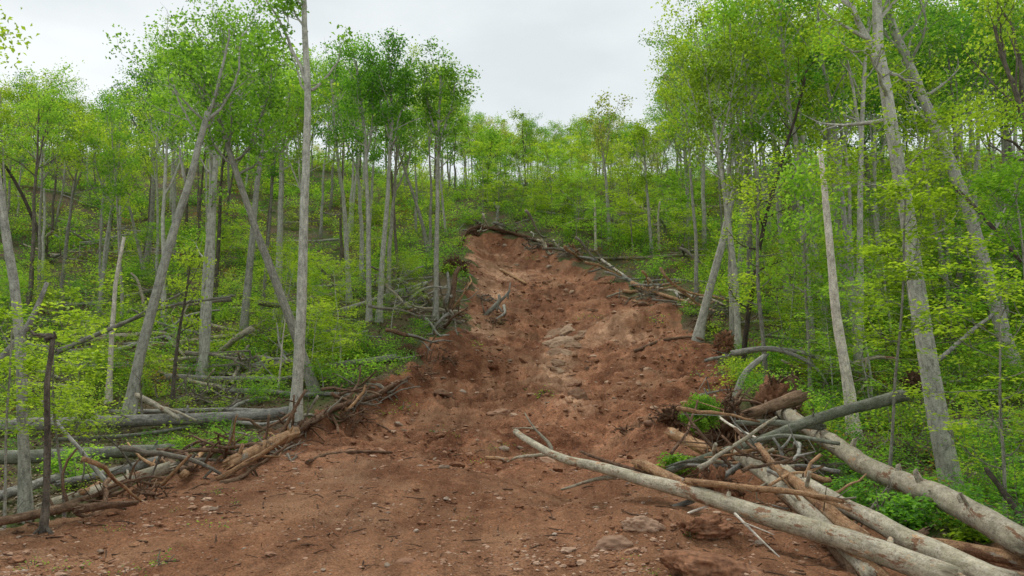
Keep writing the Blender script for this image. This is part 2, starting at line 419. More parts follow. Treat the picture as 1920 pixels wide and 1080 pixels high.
def make_leaf(name, dark, mid, light, trans=0.48):
    m, ns, ls = mat_new(name)
    at_ = ns.new('ShaderNodeAttribute'); at_.attribute_name = 'tint'
    oi = ns.new('ShaderNodeObjectInfo')
    ad = nd(ns, 'ShaderNodeMath', operation='MULTIPLY_ADD'); ls.new(oi.outputs['Random'], ad.inputs[0]); ad.inputs[1].default_value = 0.52; ad.inputs[2].default_value = -0.26
    a2 = nd(ns, 'ShaderNodeMath', operation='ADD'); ls.new(at_.outputs['Fac'], a2.inputs[0]); ls.new(ad.outputs[0], a2.inputs[1])
    r = ramp(ns, (0.12, dark), (0.5, mid), (0.9, light)); ls.new(a2.outputs[0], r.inputs[0])
    d = ns.new('ShaderNodeBsdfPrincipled'); d.inputs['Roughness'].default_value = 0.6; d.inputs['Specular IOR Level'].default_value = 0.25
    ls.new(r.outputs[0], d.inputs['Base Color'])
    t = ns.new('ShaderNodeBsdfTranslucent')
    tcx = nd(ns, 'ShaderNodeVectorMath', operation='MULTIPLY'); ls.new(r.outputs[0], tcx.inputs[0]); tcx.inputs[1].default_value = (1.75, 1.7, 0.9)
    ls.new(tcx.outputs[0], t.inputs['Color'])
    mx = ns.new('ShaderNodeMixShader'); mx.inputs[0].default_value = trans
    ls.new(d.outputs[0], mx.inputs[1]); ls.new(t.outputs[0], mx.inputs[2])
    o = ns.new('ShaderNodeOutputMaterial'); ls.new(mx.outputs[0], o.inputs[0])
    return m

def make_rock(name, c1, c2, c3):
    m, ns, ls = mat_new(name)
    pos = ns.new('ShaderNodeNewGeometry').outputs['Position']
    tn = ns.new('ShaderNodeAttribute'); tn.attribute_name = 'tint'
    mp = nd(ns, 'ShaderNodeMapping'); mp.inputs['Rotation'].default_value = (0.25, 0.15, 0); mp.inputs['Scale'].default_value = (0.45, 0.45, 2.0); ls.new(pos, mp.inputs['Vector'])
    n1 = noise_n(ns, ls, mp.outputs[0], 9.0, 6, 0.72)
    oi = ns.new('ShaderNodeObjectInfo')
    s = nd(ns, 'ShaderNodeMath', operation='MULTIPLY_ADD'); ls.new(tn.outputs['Fac'], s.inputs[0]); s.inputs[1].default_value = 0.5; ls.new(n1, s.inputs[2])
    s2 = nd(ns, 'ShaderNodeMath', operation='MULTIPLY_ADD'); ls.new(oi.outputs['Random'], s2.inputs[0]); s2.inputs[1].default_value = 0.2; ls.new(s.outputs[0], s2.inputs[2])
    r = ramp(ns, (0.4, c1), (0.75, c2), (1.1 if False else 1.0, c3)); ls.new(s2.outputs[0], r.inputs[0])
    principled(ns, ls, r.outputs[0], 0.92, bump_n(ns, ls, n1, 0.7, 0.03), 0.15)
    return m

M = {}
M['ground'] = make_ground_mat()
M['soil'] = make_soil_mat()
M['bark_grey'] = make_bark('grey_bark', (0.185, 0.177, 0.150), (0.345, 0.335, 0.285), (0.48, 0.47, 0.41), (0.46, 0.47, 0.40), 1.0)
M['bark_mid'] = make_bark('brown_grey_bark', (0.125, 0.116, 0.095), (0.24, 0.226, 0.188), (0.36, 0.345, 0.29), (0.34, 0.345, 0.285), 1.0)
M['bark_dark'] = make_bark('dark_bark', (0.028, 0.023, 0.018), (0.062, 0.05, 0.038), (0.12, 0.098, 0.075), None, 1.0, 0.8)
M['bark_brown'] = make_bark('brown_bark', (0.06, 0.049, 0.038), (0.13, 0.110, 0.087), (0.225, 0.195, 0.158), None, 1.0, 0.8)
M['log_pale'] = make_bark('pale_log_bark', (0.20, 0.172, 0.125), (0.37, 0.328, 0.248), (0.48, 0.44, 0.35), (0.48, 0.475, 0.385), 1.0, 0.6, (0.25, 0.235, 0.14), (0.42, 0.27, 0.155), (0.21, 0.118, 0.07))
M['log_grey'] = make_bark('weathered_grey_wood', (0.13, 0.125, 0.108), (0.275, 0.265, 0.232), (0.42, 0.405, 0.36), None, 1.2, 0.7)
M['log_moss'] = make_bark('dark_mossy_bark', (0.08, 0.082, 0.064), (0.165, 0.17, 0.132), (0.27, 0.275, 0.225), (0.27, 0.28, 0.21), 1.0, 0.6, (0.085, 0.105, 0.04))
M['wood_tan'] = make_bark('barkless_tan_wood', (0.20, 0.105, 0.052), (0.345, 0.205, 0.110), (0.47, 0.315, 0.19), None, 1.3, 0.6, None, (0.30, 0.27, 0.22), (0.17, 0.088, 0.05))
M['wood_brown'] = make_bark('muddy_brown_wood', (0.075, 0.046, 0.030), (0.165, 0.105, 0.066), (0.28, 0.19, 0.125), None, 1.2, 0.7)
M['wood_white'] = make_bark('bleached_wood', (0.34, 0.29, 0.225), (0.55, 0.50, 0.42), (0.66, 0.62, 0.55), None, 1.2, 0.5)
M['turf'] = make_soil_mat('dark_turf', (0.42, 0.48, 0.5))
M['root'] = make_bark('root_bark', (0.07, 0.038, 0.024), (0.155, 0.092, 0.058), (0.29, 0.195, 0.13), None, 1.5, 0.7)
M['twig'] = make_bark('dry_twig', (0.10, 0.088, 0.07), (0.19, 0.168, 0.135), (0.30, 0.27, 0.22), None, 2.0, 0.3)
M['leaf_fresh'] = make_leaf('fresh_green_leaf', (0.08, 0.185, 0.02), (0.185, 0.375, 0.038), (0.33, 0.54, 0.075))
M['leaf_yellow'] = make_leaf('yellow_green_leaf', (0.12, 0.21, 0.016), (0.275, 0.42, 0.034), (0.43, 0.575, 0.065))
M['leaf_deep'] = make_leaf('deep_green_leaf', (0.045, 0.14, 0.018), (0.115, 0.29, 0.032), (0.21, 0.42, 0.055))
M['leaf_olive'] = make_leaf('pale_olive_leaf', (0.17, 0.21, 0.04), (0.33, 0.39, 0.085), (0.48, 0.53, 0.15))
M['leaf_bronze'] = make_leaf('bronze_leaf', (0.10, 0.06, 0.02), (0.20, 0.125, 0.035), (0.30, 0.2, 0.06))
M['rock_tan'] = make_rock('tan_shale', (0.19, 0.095, 0.056), (0.34, 0.195, 0.122), (0.48, 0.33, 0.23))
M['rock_soil'] = make_rock('soil_stained_rock', (0.15, 0.078, 0.046), (0.245, 0.142, 0.090), (0.35, 0.225, 0.15))
M['litter'] = make_leaf('dead_leaf', (0.06, 0.038, 0.02), (0.155, 0.105, 0.06), (0.29, 0.21, 0.135), 0.1)
M['rock_pale'] = make_rock('pale_bedrock', (0.15, 0.085, 0.052), (0.285, 0.178, 0.112), (0.43, 0.30, 0.205))
M['rock_grey'] = make_rock('grey_stone', (0.17, 0.113, 0.078), (0.29, 0.212, 0.152), (0.42, 0.335, 0.26))

# ------------------------------------------------------------------ mesh building
class MB:
    def __init__(s):
        s.v, s.f, s.tc, s.ti, s.n = [], [], [], [], 0
    def add(s, v, f, tc=None, tint=0.5):
        v = np.asarray(v, np.float32)
        s.v.append(v)
        for ff in (f if isinstance(f, list) else [f]): s.f.append(np.asarray(ff, np.int32) + s.n)
        s.tc.append(v.copy() if tc is None else np.asarray(tc, np.float32))
        s.ti.append(np.full(len(v), tint, np.float32) if np.isscalar(tint) else np.asarray(tint, np.float32))
        s.n += len(v)
    def tube(s, path, rad, sides=8, bump=0.0, seed=0, cap=True, jag=0.0):
        P = np.asarray(path, float); R = np.asarray(rad, float); n = len(P)
        T = np.gradient(P, axis=0); T /= np.linalg.norm(T, axis=1)[:, None] + 1e-9
        ref = np.array([0, 0, 1.0]) if abs(T[0][2]) < 0.8 else np.array([0, 1.0, 0])
        a = np.linspace(0, 2 * np.pi, sides, endpoint=False)
        L = np.concatenate([[0], np.cumsum(np.linalg.norm(np.diff(P, axis=0), axis=1))]) + seed * 3.71
        V = np.zeros((n, sides, 3)); TC = np.zeros((n, sides, 3))
        u = np.cross(T[0], ref); u /= np.linalg.norm(u)
        for i in range(n):
            u = u - T[i] * (u @ T[i]); u /= np.linalg.norm(u) + 1e-9
            w = np.cross(T[i], u)
            r = np.full(sides, R[i])
            if bump:
                r = r * (1 + bump * noise3(np.cos(a) * 1.1 + seed, np.sin(a) * 1.1, L[i] * 1.3, seed)
                         + bump * 0.6 * noise3(np.cos(a) * 2.3, np.sin(a) * 2.3 + seed, L[i] * 4.0, seed + 9))
            V[i] = P[i] + (np.cos(a) * r)[:, None] * u + (np.sin(a) * r)[:, None] * w
            if jag and i in (0, n - 1):
                V[i] += T[i] * ((noise3(np.cos(a) * 2.5, np.sin(a) * 2.5, seed + i * 7.3, 3)) * jag * R[i])[:, None]
            TC[i, :, 0] = np.cos(a) * max(R[i], 0.03) + seed; TC[i, :, 1] = np.sin(a) * max(R[i], 0.03); TC[i, :, 2] = L[i]
        j = np.arange(sides); k = (j + 1) % sides
        F = [np.stack([i * sides + j, i * sides + k, (i + 1) * sides + k, (i + 1) * sides + j], 1) for i in range(n - 1)]
        V = V.reshape(-1, 3); TC = TC.reshape(-1, 3)
        faces = [np.concatenate(F)]
        if cap:
            V = np.concatenate([V, P[:1] - T[:1] * R[0] * 0.15, P[-1:] + T[-1:] * R[-1] * 0.15]); TC = np.concatenate([TC, TC[:1], TC[-1:]])
            c0, c1 = n * sides, n * sides + 1; b = (n - 1) * sides
            faces.append(np.stack([np.full(sides, c0), k, j], 1)); faces.append(np.stack([np.full(sides, c1), b + j, b + k], 1))
        s.add(V, faces, TC)
    def leaves(s, ctr, size, rng, up=0.4, tint=None, aspect=0.62):
        """one folded leaf (two triangles sharing the midrib) for each centre"""
        n = len(ctr)
        if not n: return
        nr = rng.normal(size=(n, 3)); nr /= np.linalg.norm(nr, axis=1)[:, None]
        nr = nr * (1 - up) + np.array([0, 0, 1.0]) * up * 1.4
        nr /= np.linalg.norm(nr, axis=1)[:, None] + 1e-9
        d = rng.normal(size=(n, 3)); d -= nr * np.sum(d * nr, 1)[:, None]; d /= np.linalg.norm(d, axis=1)[:, None] + 1e-9
        sd = np.cross(nr, d)
        L = (size * (0.65 + 0.7 * rng.random(n)))[:, None] if np.isscalar(size) else (size * (0.65 + 0.7 * rng.random(n)))[:, None]
        fold = nr * L * 0.16
        b = ctr - d * L * 0.5; t = ctr + d * L * 0.5 - nr * L * 0.12
        l = ctr + sd * L * 0.5 * aspect + fold; r = ctr - sd * L * 0.5 * aspect + fold
        V = np.stack([b, r, t, l], 1).reshape(-1, 3)
        o = np.arange(n)[:, None] * 4
        F = np.concatenate([o + np.array([[0, 1, 2]]), o + np.array([[0, 2, 3]])])
        if tint is None: tint = rng.random(n)
        s.add(V, F, None, np.repeat(tint, 4))
    def build(s, name, mat, parent=None, smooth=True, origin=None, link=True):
        me = bpy.data.meshes.new(name)
        V = np.concatenate(s.v).astype(np.float32)
        if origin is not None: V = V - np.asarray(origin, np.float32)
        lt = np.concatenate([np.full(len(f), f.shape[1], np.int32) for f in s.f])
        li = np.concatenate([f.ravel() for f in s.f]).astype(np.int32)
        me.vertices.add(len(V)); me.vertices.foreach_set('co', V.ravel())
        me.loops.add(len(li)); me.loops.foreach_set('vertex_index', li)
        me.polygons.add(len(lt)); me.polygons.foreach_set('loop_start', np.concatenate([[0], np.cumsum(lt)[:-1]]).astype(np.int32))
        me.polygons.foreach_set('loop_total', lt)
        me.polygons.foreach_set('use_smooth', np.full(len(lt), smooth, bool))
        me.update(calc_edges=True)
        a = me.attributes.new('tc', 'FLOAT_VECTOR', 'POINT'); a.data.foreach_set('vector', np.concatenate(s.tc).astype(np.float32).ravel())
        a = me.attributes.new('tint', 'FLOAT', 'POINT'); a.data.foreach_set('value', np.concatenate(s.ti))
        me.materials.append(mat)
        o = bpy.data.objects.new(name, me)
        if parent is not None: o.parent = parent
        elif origin is not None: o.location = origin
        if link: C.objects.link(o)
        return o

def tag(o, label, cat, group=None):
    o['label'] = label; o['category'] = cat
    if group: o['group'] = group
    return o
def thing(name, label, cat, loc, group=None):
    o = bpy.data.objects.new(name, None); C.objects.link(o)
    o.empty_display_size = 0.2
    o.location = tuple(float(c) for c in loc)
    return tag(o, label, cat, group)
def dup(root, loc, rot=(0, 0, 0), scale=(1, 1, 1), label=None, cat=None, group=None, name=None, mats=None):
    r = bpy.data.objects.new(name or root.name.split('.')[0], None); C.objects.link(r)
    r.location = tuple(float(c) for c in loc); r.rotation_euler = rot; r.scale = scale
    tag(r, label or root['label'], cat or root['category'], group)
    for ch in root.children:
        c = ch.copy(); C.objects.link(c); c.parent = r
        if mats and ch.name.split('.')[0] in mats:
            c.material_slots[0].link = 'OBJECT'; c.material_slots[0].material = mats[ch.name.split('.')[0]]
        for g in ch.children:
            d = g.copy(); C.objects.link(d); d.parent = c
    return r

# ------------------------------------------------------------------ ground sheet
def build_ground():
    az = np.concatenate([np.linspace(-1.7, -0.72, 70, endpoint=False), np.linspace(-0.72, 0.72, 880), np.linspace(0.72, 1.7, 71)[1:]])
    yy = np.concatenate([np.geomspace(0.8, 9.0, 40, endpoint=False), np.geomspace(9.0, 30.0, 430, endpoint=False), np.geomspace(30, 90, 300, endpoint=False), np.geomspace(90, 1200, 130)]) - 4.0
    X = az[None] * (yy[:, None] + 4.0); Y = np.repeat(yy[:, None], len(az), 1)
    Z = height(X, Y)
    nr, nc = X.shape
    V = np.stack([X, Y, Z], 2).reshape(-1, 3)
    i = np.arange(nr - 1)[:, None] * nc + np.arange(nc - 1)[None]
    F = np.stack([i, i + 1, i + nc + 1, i + nc], 2).reshape(-1, 4)
    mb = MB(); mb.add(V, F)
    o = mb.build('ground', M['ground'])
    o['kind'] = 'structure'
    x, y = X.ravel(), Y.ravel()
    sd = scar_d(x, y) + 0.45 * fbm2(x / 1.3, y / 1.3, 4, 61) * np.clip(y / 22, 0.3, 1.7)
    att = o.data.attributes.new('scar', 'FLOAT', 'POINT'); att.data.foreach_set('value', sstep(-0.5, 0.7, sd).astype(np.float32))
    # bedrock patches
    rock = np.zeros_like(x)
    for pl, wd, k in ((PL((900, 480), (960, 490)), 2.2, .8), (PL((900, 520), (920, 530)), 1.6, .8), (PL((900, 600), (905, 590)), 1.0, .8), (PL((1050, 615), (1150, 600)), 1.2, .7),
                   (PL((1120, 610), (1190, 615)), 1.0, .8), (PL((870, 790), (900, 790)), .7, .4), (PL((1080, 730), (1085, 750)), .6, .6), (PL((900, 452), (950, 455)), 1.2, .4),
                   (PL((1045, 640), (1050, 690)), .75, .9)):
        rock = np.maximum(rock, k * np.exp(-(seg_d(x, y, pl) / wd) ** 2))
    rock = sstep(0.15, 0.6, rock + 0.30 * fbm2(x / 0.9, y / 0.5, 4, 67) * (rock > 0.08))
    att = o.data.attributes.new('rock', 'FLOAT', 'POINT'); att.data.foreach_set('value', rock.astype(np.float32))
    wx, wy = x + 0.35 * fbm2(x / 0.8, y / 0.8, 2, 101), y + 0.35 * fbm2(x / 0.8, y / 0.8, 2, 103)
    cl = 0.6 * cells(wx / 1.15, wy / 1.15, 107)[1] + 0.4 * cells(wx / 0.42, wy / 0.42, 113)[1]
    cl = 0.5 + (cl - 0.5) * np.clip(0.15 + sstep(15, 24, y), 0, 1)
    att = o.data.attributes.new('clod', 'FLOAT', 'POINT'); att.data.foreach_set('value', cl.astype(np.float32))
    att = o.data.attributes.new('dry', 'FLOAT', 'POINT'); att.data.foreach_set('value', (1 - sstep(13, 21, y)).astype(np.float32))
    return o
build_ground()
# ------------------------------------------------------------------ trees
def unit(v): return v / (np.linalg.norm(v) + 1e-9)

def grow_branch(wood, clus, rng, p0, d0, L, r0, upt, nsub, csize, bare=False, lvl=0):
    n = 6
    P = [np.array(p0, float)]; d = unit(np.array(d0, float))
    for k in range(n - 1):
        d = unit(d + np.array([0, 0, upt]) + rng.normal(size=3) * 0.13)
        P.append(P[-1] + d * L / (n - 1))
    P = np.array(P)
    wood.tube(P, np.linspace(r0, max(r0 * 0.22, 0.006), n), 5 if lvl == 0 else 3, cap=False, seed=int(rng.integers(99)))
    def pt(f):
        k = min(int(f * (n - 1)), n - 2); g = f * (n - 1) - k
        return P[k] * (1 - g) + P[k + 1] * g, unit(P[k + 1] - P[k])
    for s in range(nsub):
        f = 0.3 + 0.7 * (s + rng.random()) / nsub
        q, t = pt(min(f, 0.99))
        side = rng.normal(size=3); side -= t * (side @ t); side = unit(side)
        dd = unit(t * 0.75 + side * 0.8 + np.array([0, 0, 0.1]))
        l = L * (0.26 + 0.24 * rng.random()) * (1.1 - 0.4 * f)
        e = q + dd * l; m = q + dd * l * 0.5 + rng.normal(size=3) * 0.05 * l
        wood.tube([q, m, e], [max(r0 * 0.3, .008), max(r0 * 0.2, .006), 0.004], 3, cap=False)
        if not bare and rng.random() < 0.62:
            clus += [(m + rng.normal(size=3) * 0.1, csize * 0.8), (e, csize), (q * 0.3 + e * 0.7 + rng.normal(size=3) * 0.22, csize * 0.9)]
    if not bare:
        clus.append((P[-1], csize))
    return P

def leaf_mesh(clus, rng, per, lsize, up, flat, low=0.5):
    mb = MB()
    cc = np.array([c for c, _ in clus]); ss = np.array([s for _, s in clus])
    k = len(cc)
    base = np.clip(rng.normal(low, 0.20, k), 0.02, 0.98)
    idx = np.repeat(np.arange(k), per)
    off = rng.normal(size=(len(idx), 3)) * np.array([1, 1, flat]) * ss[idx][:, None]
    mb.leaves(cc[idx] + off, lsize, rng, up, np.clip(base[idx] + rng.normal(0, 0.10, len(idx)), 0, 1))
    return mb

def spine(rng, Hh, lean=0.0, wob=0.02, n=12):
    """a trunk line of height Hh with a slow wander"""
    z = np.linspace(0, 1, n); a = rng.random() * 6.28
    wx = np.cumsum(rng.normal(size=n)) * wob * Hh / n * 2; wy = np.cumsum(rng.normal(size=n)) * wob * Hh / n * 2
    wx -= wx[0]; wy -= wy[0]
    return np.stack([wx + lean * Hh * z ** 1.4 * math.cos(a), wy + lean * Hh * z ** 1.4 * math.sin(a), z * Hh], 1)

def crown_on(wood, clus, rng, P, R, f0, nbr, Lmax, nsub=5, csize=0.34, elev=(20, 60), upt=0.12, side=None, bare=False):
    n = len(P); g = rng.random() * 6.28
    for b in range(nbr):
        f = f0 + (1 - f0) * ((b + rng.random() * 0.8) / nbr) ** 0.9
        f = min(f, 0.985); x = f * (n - 1); k = min(int(x), n - 2); u = x - k
        p = P[k] * (1 - u) + P[k + 1] * u; r = R[k] * (1 - u) + R[k + 1] * u
        g += 2.4 + rng.normal() * 0.4
        s = (f - f0) / (1 - f0 + 1e-6)
        e = math.radians(elev[0] + (elev[1] - elev[0]) * s + rng.normal() * 8)
        t = unit(P[k + 1] - P[k])
        d = np.array([math.cos(g) * math.cos(e), math.sin(g) * math.cos(e), math.sin(e)]) + (t - np.array([0, 0, 1])) * 0.4
        L = Lmax * (0.45 + 0.75 * math.sin(math.pi * (0.22 + 0.62 * s))) * (0.45 + 0.95 * rng.random())
        grow_branch(wood, clus, rng, p, d, L, min(r * 0.5, 0.075), upt, nsub, csize, bare)

def proto_tree(seed, Hh, r0, f0, nbr, Lmax, per, lsize, fork=True, csize=0.34, lean=0.04, elev=(22, 62), up=0.35, flat=0.65, nsub=5, sides=9, wob=.02):
    """trunk and crown meshes of one kind of tree, base at the origin"""
    rng = np.random.default_rng(seed)
    wood, clus = MB(), []
    P = spine(rng, Hh, lean, wob)
    R = r0 * (1 - 0.80 * np.linspace(0, 1, len(P)) ** 0.9); R[0] *= 1.35
    P[0, 2] -= 0.5
    if fork:
        k = int(len(P) * (0.45 + 0.2 * rng.random()))
        wood.tube(P, R, sides, 0.05, seed)
        crown_on(wood, clus, rng, P, R, f0, int(nbr * 0.6), Lmax, nsub, csize, elev)
        for q in range(int(rng.integers(1, 3))):
            a = rng.random() * 6.28; l = Hh * (1 - k / len(P)) * (0.7 + 0.25 * rng.random())
            Q = [P[k]]; d = unit(np.array([math.cos(a) * .45, math.sin(a) * .45, 1]))
            for j in range(7):
                d = unit(d + np.array([0, 0, 0.10]) + rng.normal(size=3) * 0.07); Q.append(Q[-1] + d * l / 7)
            Q = np.array(Q); RQ = np.linspace(R[k] * 0.75, 0.02, len(Q))
            wood.tube(Q, RQ, 7, 0.04, seed + q, cap=False)
            crown_on(wood, clus, rng, Q, RQ, 0.35, int(nbr * 0.32), Lmax * 0.8, nsub, csize, elev)
    else:
        wood.tube(P, R, sides, 0.05, seed)
        crown_on(wood, clus, rng, P, R, f0, nbr, Lmax, nsub, csize, elev)
    return wood, leaf_mesh(clus, rng, per, lsize, up, flat)

def proto_sapling(seed, Hh, per=20, lsize=0.13):
    """understorey tree: thin stem, near-level sprays of leaves in layers"""
    rng = np.random.default_rng(seed)
    wood, clus = MB(), []
    P = spine(rng, Hh, 0.10, 0.03); P[0, 2] -= 0.3
    R = np.linspace(0.016 + Hh * 0.006, 0.008, len(P))
    wood.tube(P, R, 6, 0.03, seed)
    crown_on(wood, clus, rng, P, R, 0.22, int(8 + Hh * 1.5), Hh * 0.27, 5, 0.24, (2, 40), 0.0)
    return wood, leaf_mesh(clus, rng, 12, lsize, 0.75, 0.22, 0.55)

def proto_shrub(seed, Hh, nst, nl, lsize, spread=0.5):
    rng = np.random.default_rng(seed)
    wood, clus = MB(), []
    for s in range(nst):
        a = rng.random() * 6.28; r = spread * Hh * (0.3 + rng.random())
        d = np.array([math.cos(a) * r, math.sin(a) * r, Hh * (0.6 + 0.5 * rng.random())])
        p0 = np.array([math.cos(a), math.sin(a), 0]) * 0.08; p0[2] = -0.1
        m = p0 + d * 0.5 + rng.normal(size=3) * 0.06 * Hh
        wood.tube([p0, m, p0 + d], [0.010, 0.008, 0.004], 3, cap=False)
        for q in range(3):
            clus.append((p0 + d * (0.45 + 0.28 * q) + rng.normal(size=3) * 0.10 * Hh, 0.15 * Hh + 0.03))
    return wood, leaf_mesh(clus, rng, max(3, nl // len(clus)), lsize, 0.62, 0.45, 0.5)

TREES = []                      # (x, y) of every trunk, for spacing
HERO = []                       # (px at base, px at mid height, depth, short phrase) of the trunks others are described by

def hero_tree(name, label, cat, path, w0, w1, bark, leafm=None, depth=None, dy=0.0, limbs=(), f0=0.5, nbr=12, Lmax=2.0, per=26, lsize=0.15,
              csize=0.30, nsub=5, seed=1, elev=(20, 60), group=None, ref=None, bump=0.06, sides=14, flat=0.65, up=0.35, jag=0.0, flare=1.42, broken=False, crown_on_limbs=True, sink=0.35):
    """a trunk whose line follows the photograph; it stands in a vertical plane through its foot"""
    rng = np.random.default_rng(seed)
    foot = hit(*path[0]) if depth is None else at(*path[0], depth)
    if depth is not None: foot[2] = min(foot[2], ground(foot[0], foot[1]) + 0.0)
    y0 = foot[1]; top_py = path[-1][1]
    def w(px, py):
        f = (path[0][1] - py) / max(1e-6, path[0][1] - top_py)
        r = ray(px, py); return r * ((y0 + dy * f) / r[1])
    K = np.array([w(*p) for p in path])
    seg = np.linalg.norm(np.diff(K, axis=0), axis=1); s = np.concatenate([[0], np.cumsum(seg)])
    n = max(14, int(s[-1] / 0.55)); q = np.linspace(0, s[-1], n)
    def smooth(vals):
        o = np.interp(q, s, vals)
        for _ in range(3): o[1:-1] = (o[:-2] + o[1:-1] * 2 + o[2:]) / 4
        return o
    P = np.stack([smooth(K[:, i]) for i in range(3)], 1)
    P += np.stack([fbm2(q / 1.6, np.full(n, seed * 7.7), 2, 71), fbm2(q / 1.6, np.full(n, seed * 3.1), 2, 73), np.zeros(n)], 1) * 0.055 * np.linspace(0.2, 1, n)[:, None]
    r0, r1 = w0 / 2 / FPX * foot[1], w1 / 2 / FPX * foot[1]
    R = r0 + (r1 - r0) * (q / s[-1]); R[0] *= flare; R[1] *= 1 + (flare - 1) * .4
    P = np.concatenate([P[:1] - np.array([0, 0, sink]), P]); R = np.concatenate([[R[0] * 1.15], R])
    base = np.array([foot[0], foot[1], ground(foot[0], foot[1])])
    root = thing(name, label, cat, base, group)
    wood, clus = MB(), []
    P = P - base
    wood.tube(P, R, sides, bump, seed, jag=jag)
    if leafm and nbr: crown_on(wood, clus, rng, P, R, f0, nbr, Lmax, nsub, csize, elev)
    elif nbr: crown_on(wood, clus, rng, P, R, f0, nbr, Lmax, nsub, csize, elev, bare=True)
    for lm in limbs:
        pp, lw0, lw1 = lm[0], lm[1], lm[2]; ldy = lm[3] if len(lm) > 3 else 0.0; ln = lm[4] if len(lm) > 4 else 5
        Q = np.array([w(*p) for p in pp]); Q[:, 1] += ldy * np.linspace(0, 1, len(Q)) ** 1.2
        sc = Q[:, 1] / np.array([w(*p)[1] for p in pp]); Q[:, 0] *= sc; Q[:, 2] *= sc
        m = max(6, len(Q) * 2); tt = np.linspace(0, len(Q) - 1, m)
        Q = np.stack([np.interp(tt, np.arange(len(Q)), Q[:, i]) for i in range(3)], 1)
        Q[1:-1] = (Q[:-2] + 2 * Q[1:-1] + Q[2:]) / 4
        Q[1:] += rng.normal(size=(m - 1, 3)) * 0.03
        RQ = np.linspace(lw0, lw1, m) / 2 / FPX * foot[1]
        wood.tube(Q - base, RQ, 8, 0.05, seed + 3)
        if ln: crown_on(wood, clus, rng, Q - base, RQ, 0.25, ln, Lmax * 0.75, nsub, csize, elev, bare=not leafm)
    wood.build('trunk', M[bark], root)
    if leafm and clus:
        leaf_mesh(clus, rng, max(6, int(per * .72)), lsize, up, flat).build('crown', M[leafm], root)
    TREES.append((base[0], base[1]))
    if ref: HERO.append((path[0][0], base[1], ref))
    return root

# --- left of the slide
hero_tree('tree', 'near grey trunk at the left edge behind the dark root-tangled pole', 'tree',
          [(47, 975), (42, 800), (40, 620), (20, 480), (0, 345), (-25, 190), (-60, 60)], 20, 12, 'bark_grey', 'leaf_yellow', f0=0.9, nbr=3, Lmax=.9, per=18, lsize=.09, csize=.2, seed=3, ref='leftmost near trunk')
hero_tree('tree', 'pale grey trunk leaning to the right, with a high fork of long bare limbs', 'tree',
          [(240, 785), (262, 670), (290, 560), (318, 460), (350, 350), (373, 270), (392, 210)], 21, 11, 'bark_grey', 'leaf_fresh',
          limbs=[([(390, 212), (412, 160), (424, 95), (430, 55)], 8, 3, 0, 2), ([(385, 230), (415, 200), (440, 165), (450, 110), (456, 60)], 7, 2.5, .4, 2),
                 ([(350, 345), (340, 300), (333, 268)], 7, 3, 0, 0)], f0=0.93, nbr=3, Lmax=1.2, per=10, seed=5, ref='pale forked trunk')
hero_tree('tree', 'twin pale trunk behind the leaning forked one, with a broad rounded crown', 'tree',
          [(380, 705), (388, 600), (397, 450), (405, 300), (408, 200), (415, 130), (420, 70)], 18, 5, 'bark_grey', 'leaf_fresh',
          limbs=[([(378, 690), (383, 560), (392, 420), (400, 300), (385, 200), (370, 120), (360, 70)], 12, 3, 0.3, 10), ([(406, 260), (440, 190), (470, 120), (480, 60)], 8, 2, .5, 9),
                 ([(404, 300), (360, 240), (330, 180), (310, 120)], 7, 2, -.4, 8)],
          f0=0.66, nbr=13, Lmax=2.6, per=22, lsize=.145, csize=.34, seed=7, ref='twin pale trunk')
hero_tree('tree', 'grey-brown trunk slanting left across its neighbours from behind the tall sparse-topped tree', 'tree',
          [(592, 742), (570, 670), (540, 590), (512, 515), (488, 450), (462, 380), (440, 315), (415, 240), (400, 190)], 19, 9, 'bark_mid', 'leaf_fresh',
          limbs=[([(440, 315), (470, 270), (500, 190), (510, 120)], 6, 2, .6, 8), ([(415, 240), (380, 190), (350, 130)], 5, 2, .3, 7)], f0=0.75, nbr=12, Lmax=2.2, per=28, csize=.4, seed=9, ref='trunk slanting left')
hero_tree('tree', 'tall straight grey trunk at the left soil edge, its top sparsely leaved', 'tree',
          [(553, 795), (560, 680), (568, 500), (574, 300), (579, 170), (575, 80), (570, 0), (566, -60), (563, -120)], 22, 8, 'bark_grey', 'leaf_fresh',
          limbs=[([(578, 165), (560, 120), (540, 85), (520, 30), (492, -10)], 9, 3, 0.3, 3), ([(579, 168), (600, 160), (622, 130), (640, 110)], 7, 2, -.2, 2),
                 ([(577, 175), (556, 130), (545, 90)], 5, 2, 0.6, 1), ([(576, 60), (548, 20), (535, -20)], 5, 2, .2, 2)],
          f0=0.84, nbr=8, Lmax=1.0, per=15, lsize=.15, csize=.26, seed=11, ref='tall straight trunk')
hero_tree('tree', 'straight grey trunk between the twin pale trunk and the slanting one', 'tree',
          [(455, 645), (465, 530), (475, 420), (488, 300), (492, 200), (495, 110)], 16, 5, 'bark_grey', 'leaf_fresh', f0=0.6, nbr=14, Lmax=2.1, per=26, seed=13, ref='straight second-row trunk')
hero_tree('tree', 'slim grey trunk with a vase-shaped fork just left of the tall straight trunk', 'tree',
          [(520, 600), (524, 480), (527, 360), (528, 290), (535, 220), (545, 150)], 15, 5, 'bark_grey', 'leaf_fresh', limbs=[([(527, 300), (510, 240), (500, 170)], 7, 2, .5, 7), ([(527, 290), (552, 240), (560, 180)], 6, 2, -.5, 6)],
          f0=0.6, nbr=12, Lmax=1.8, per=26, seed=15)
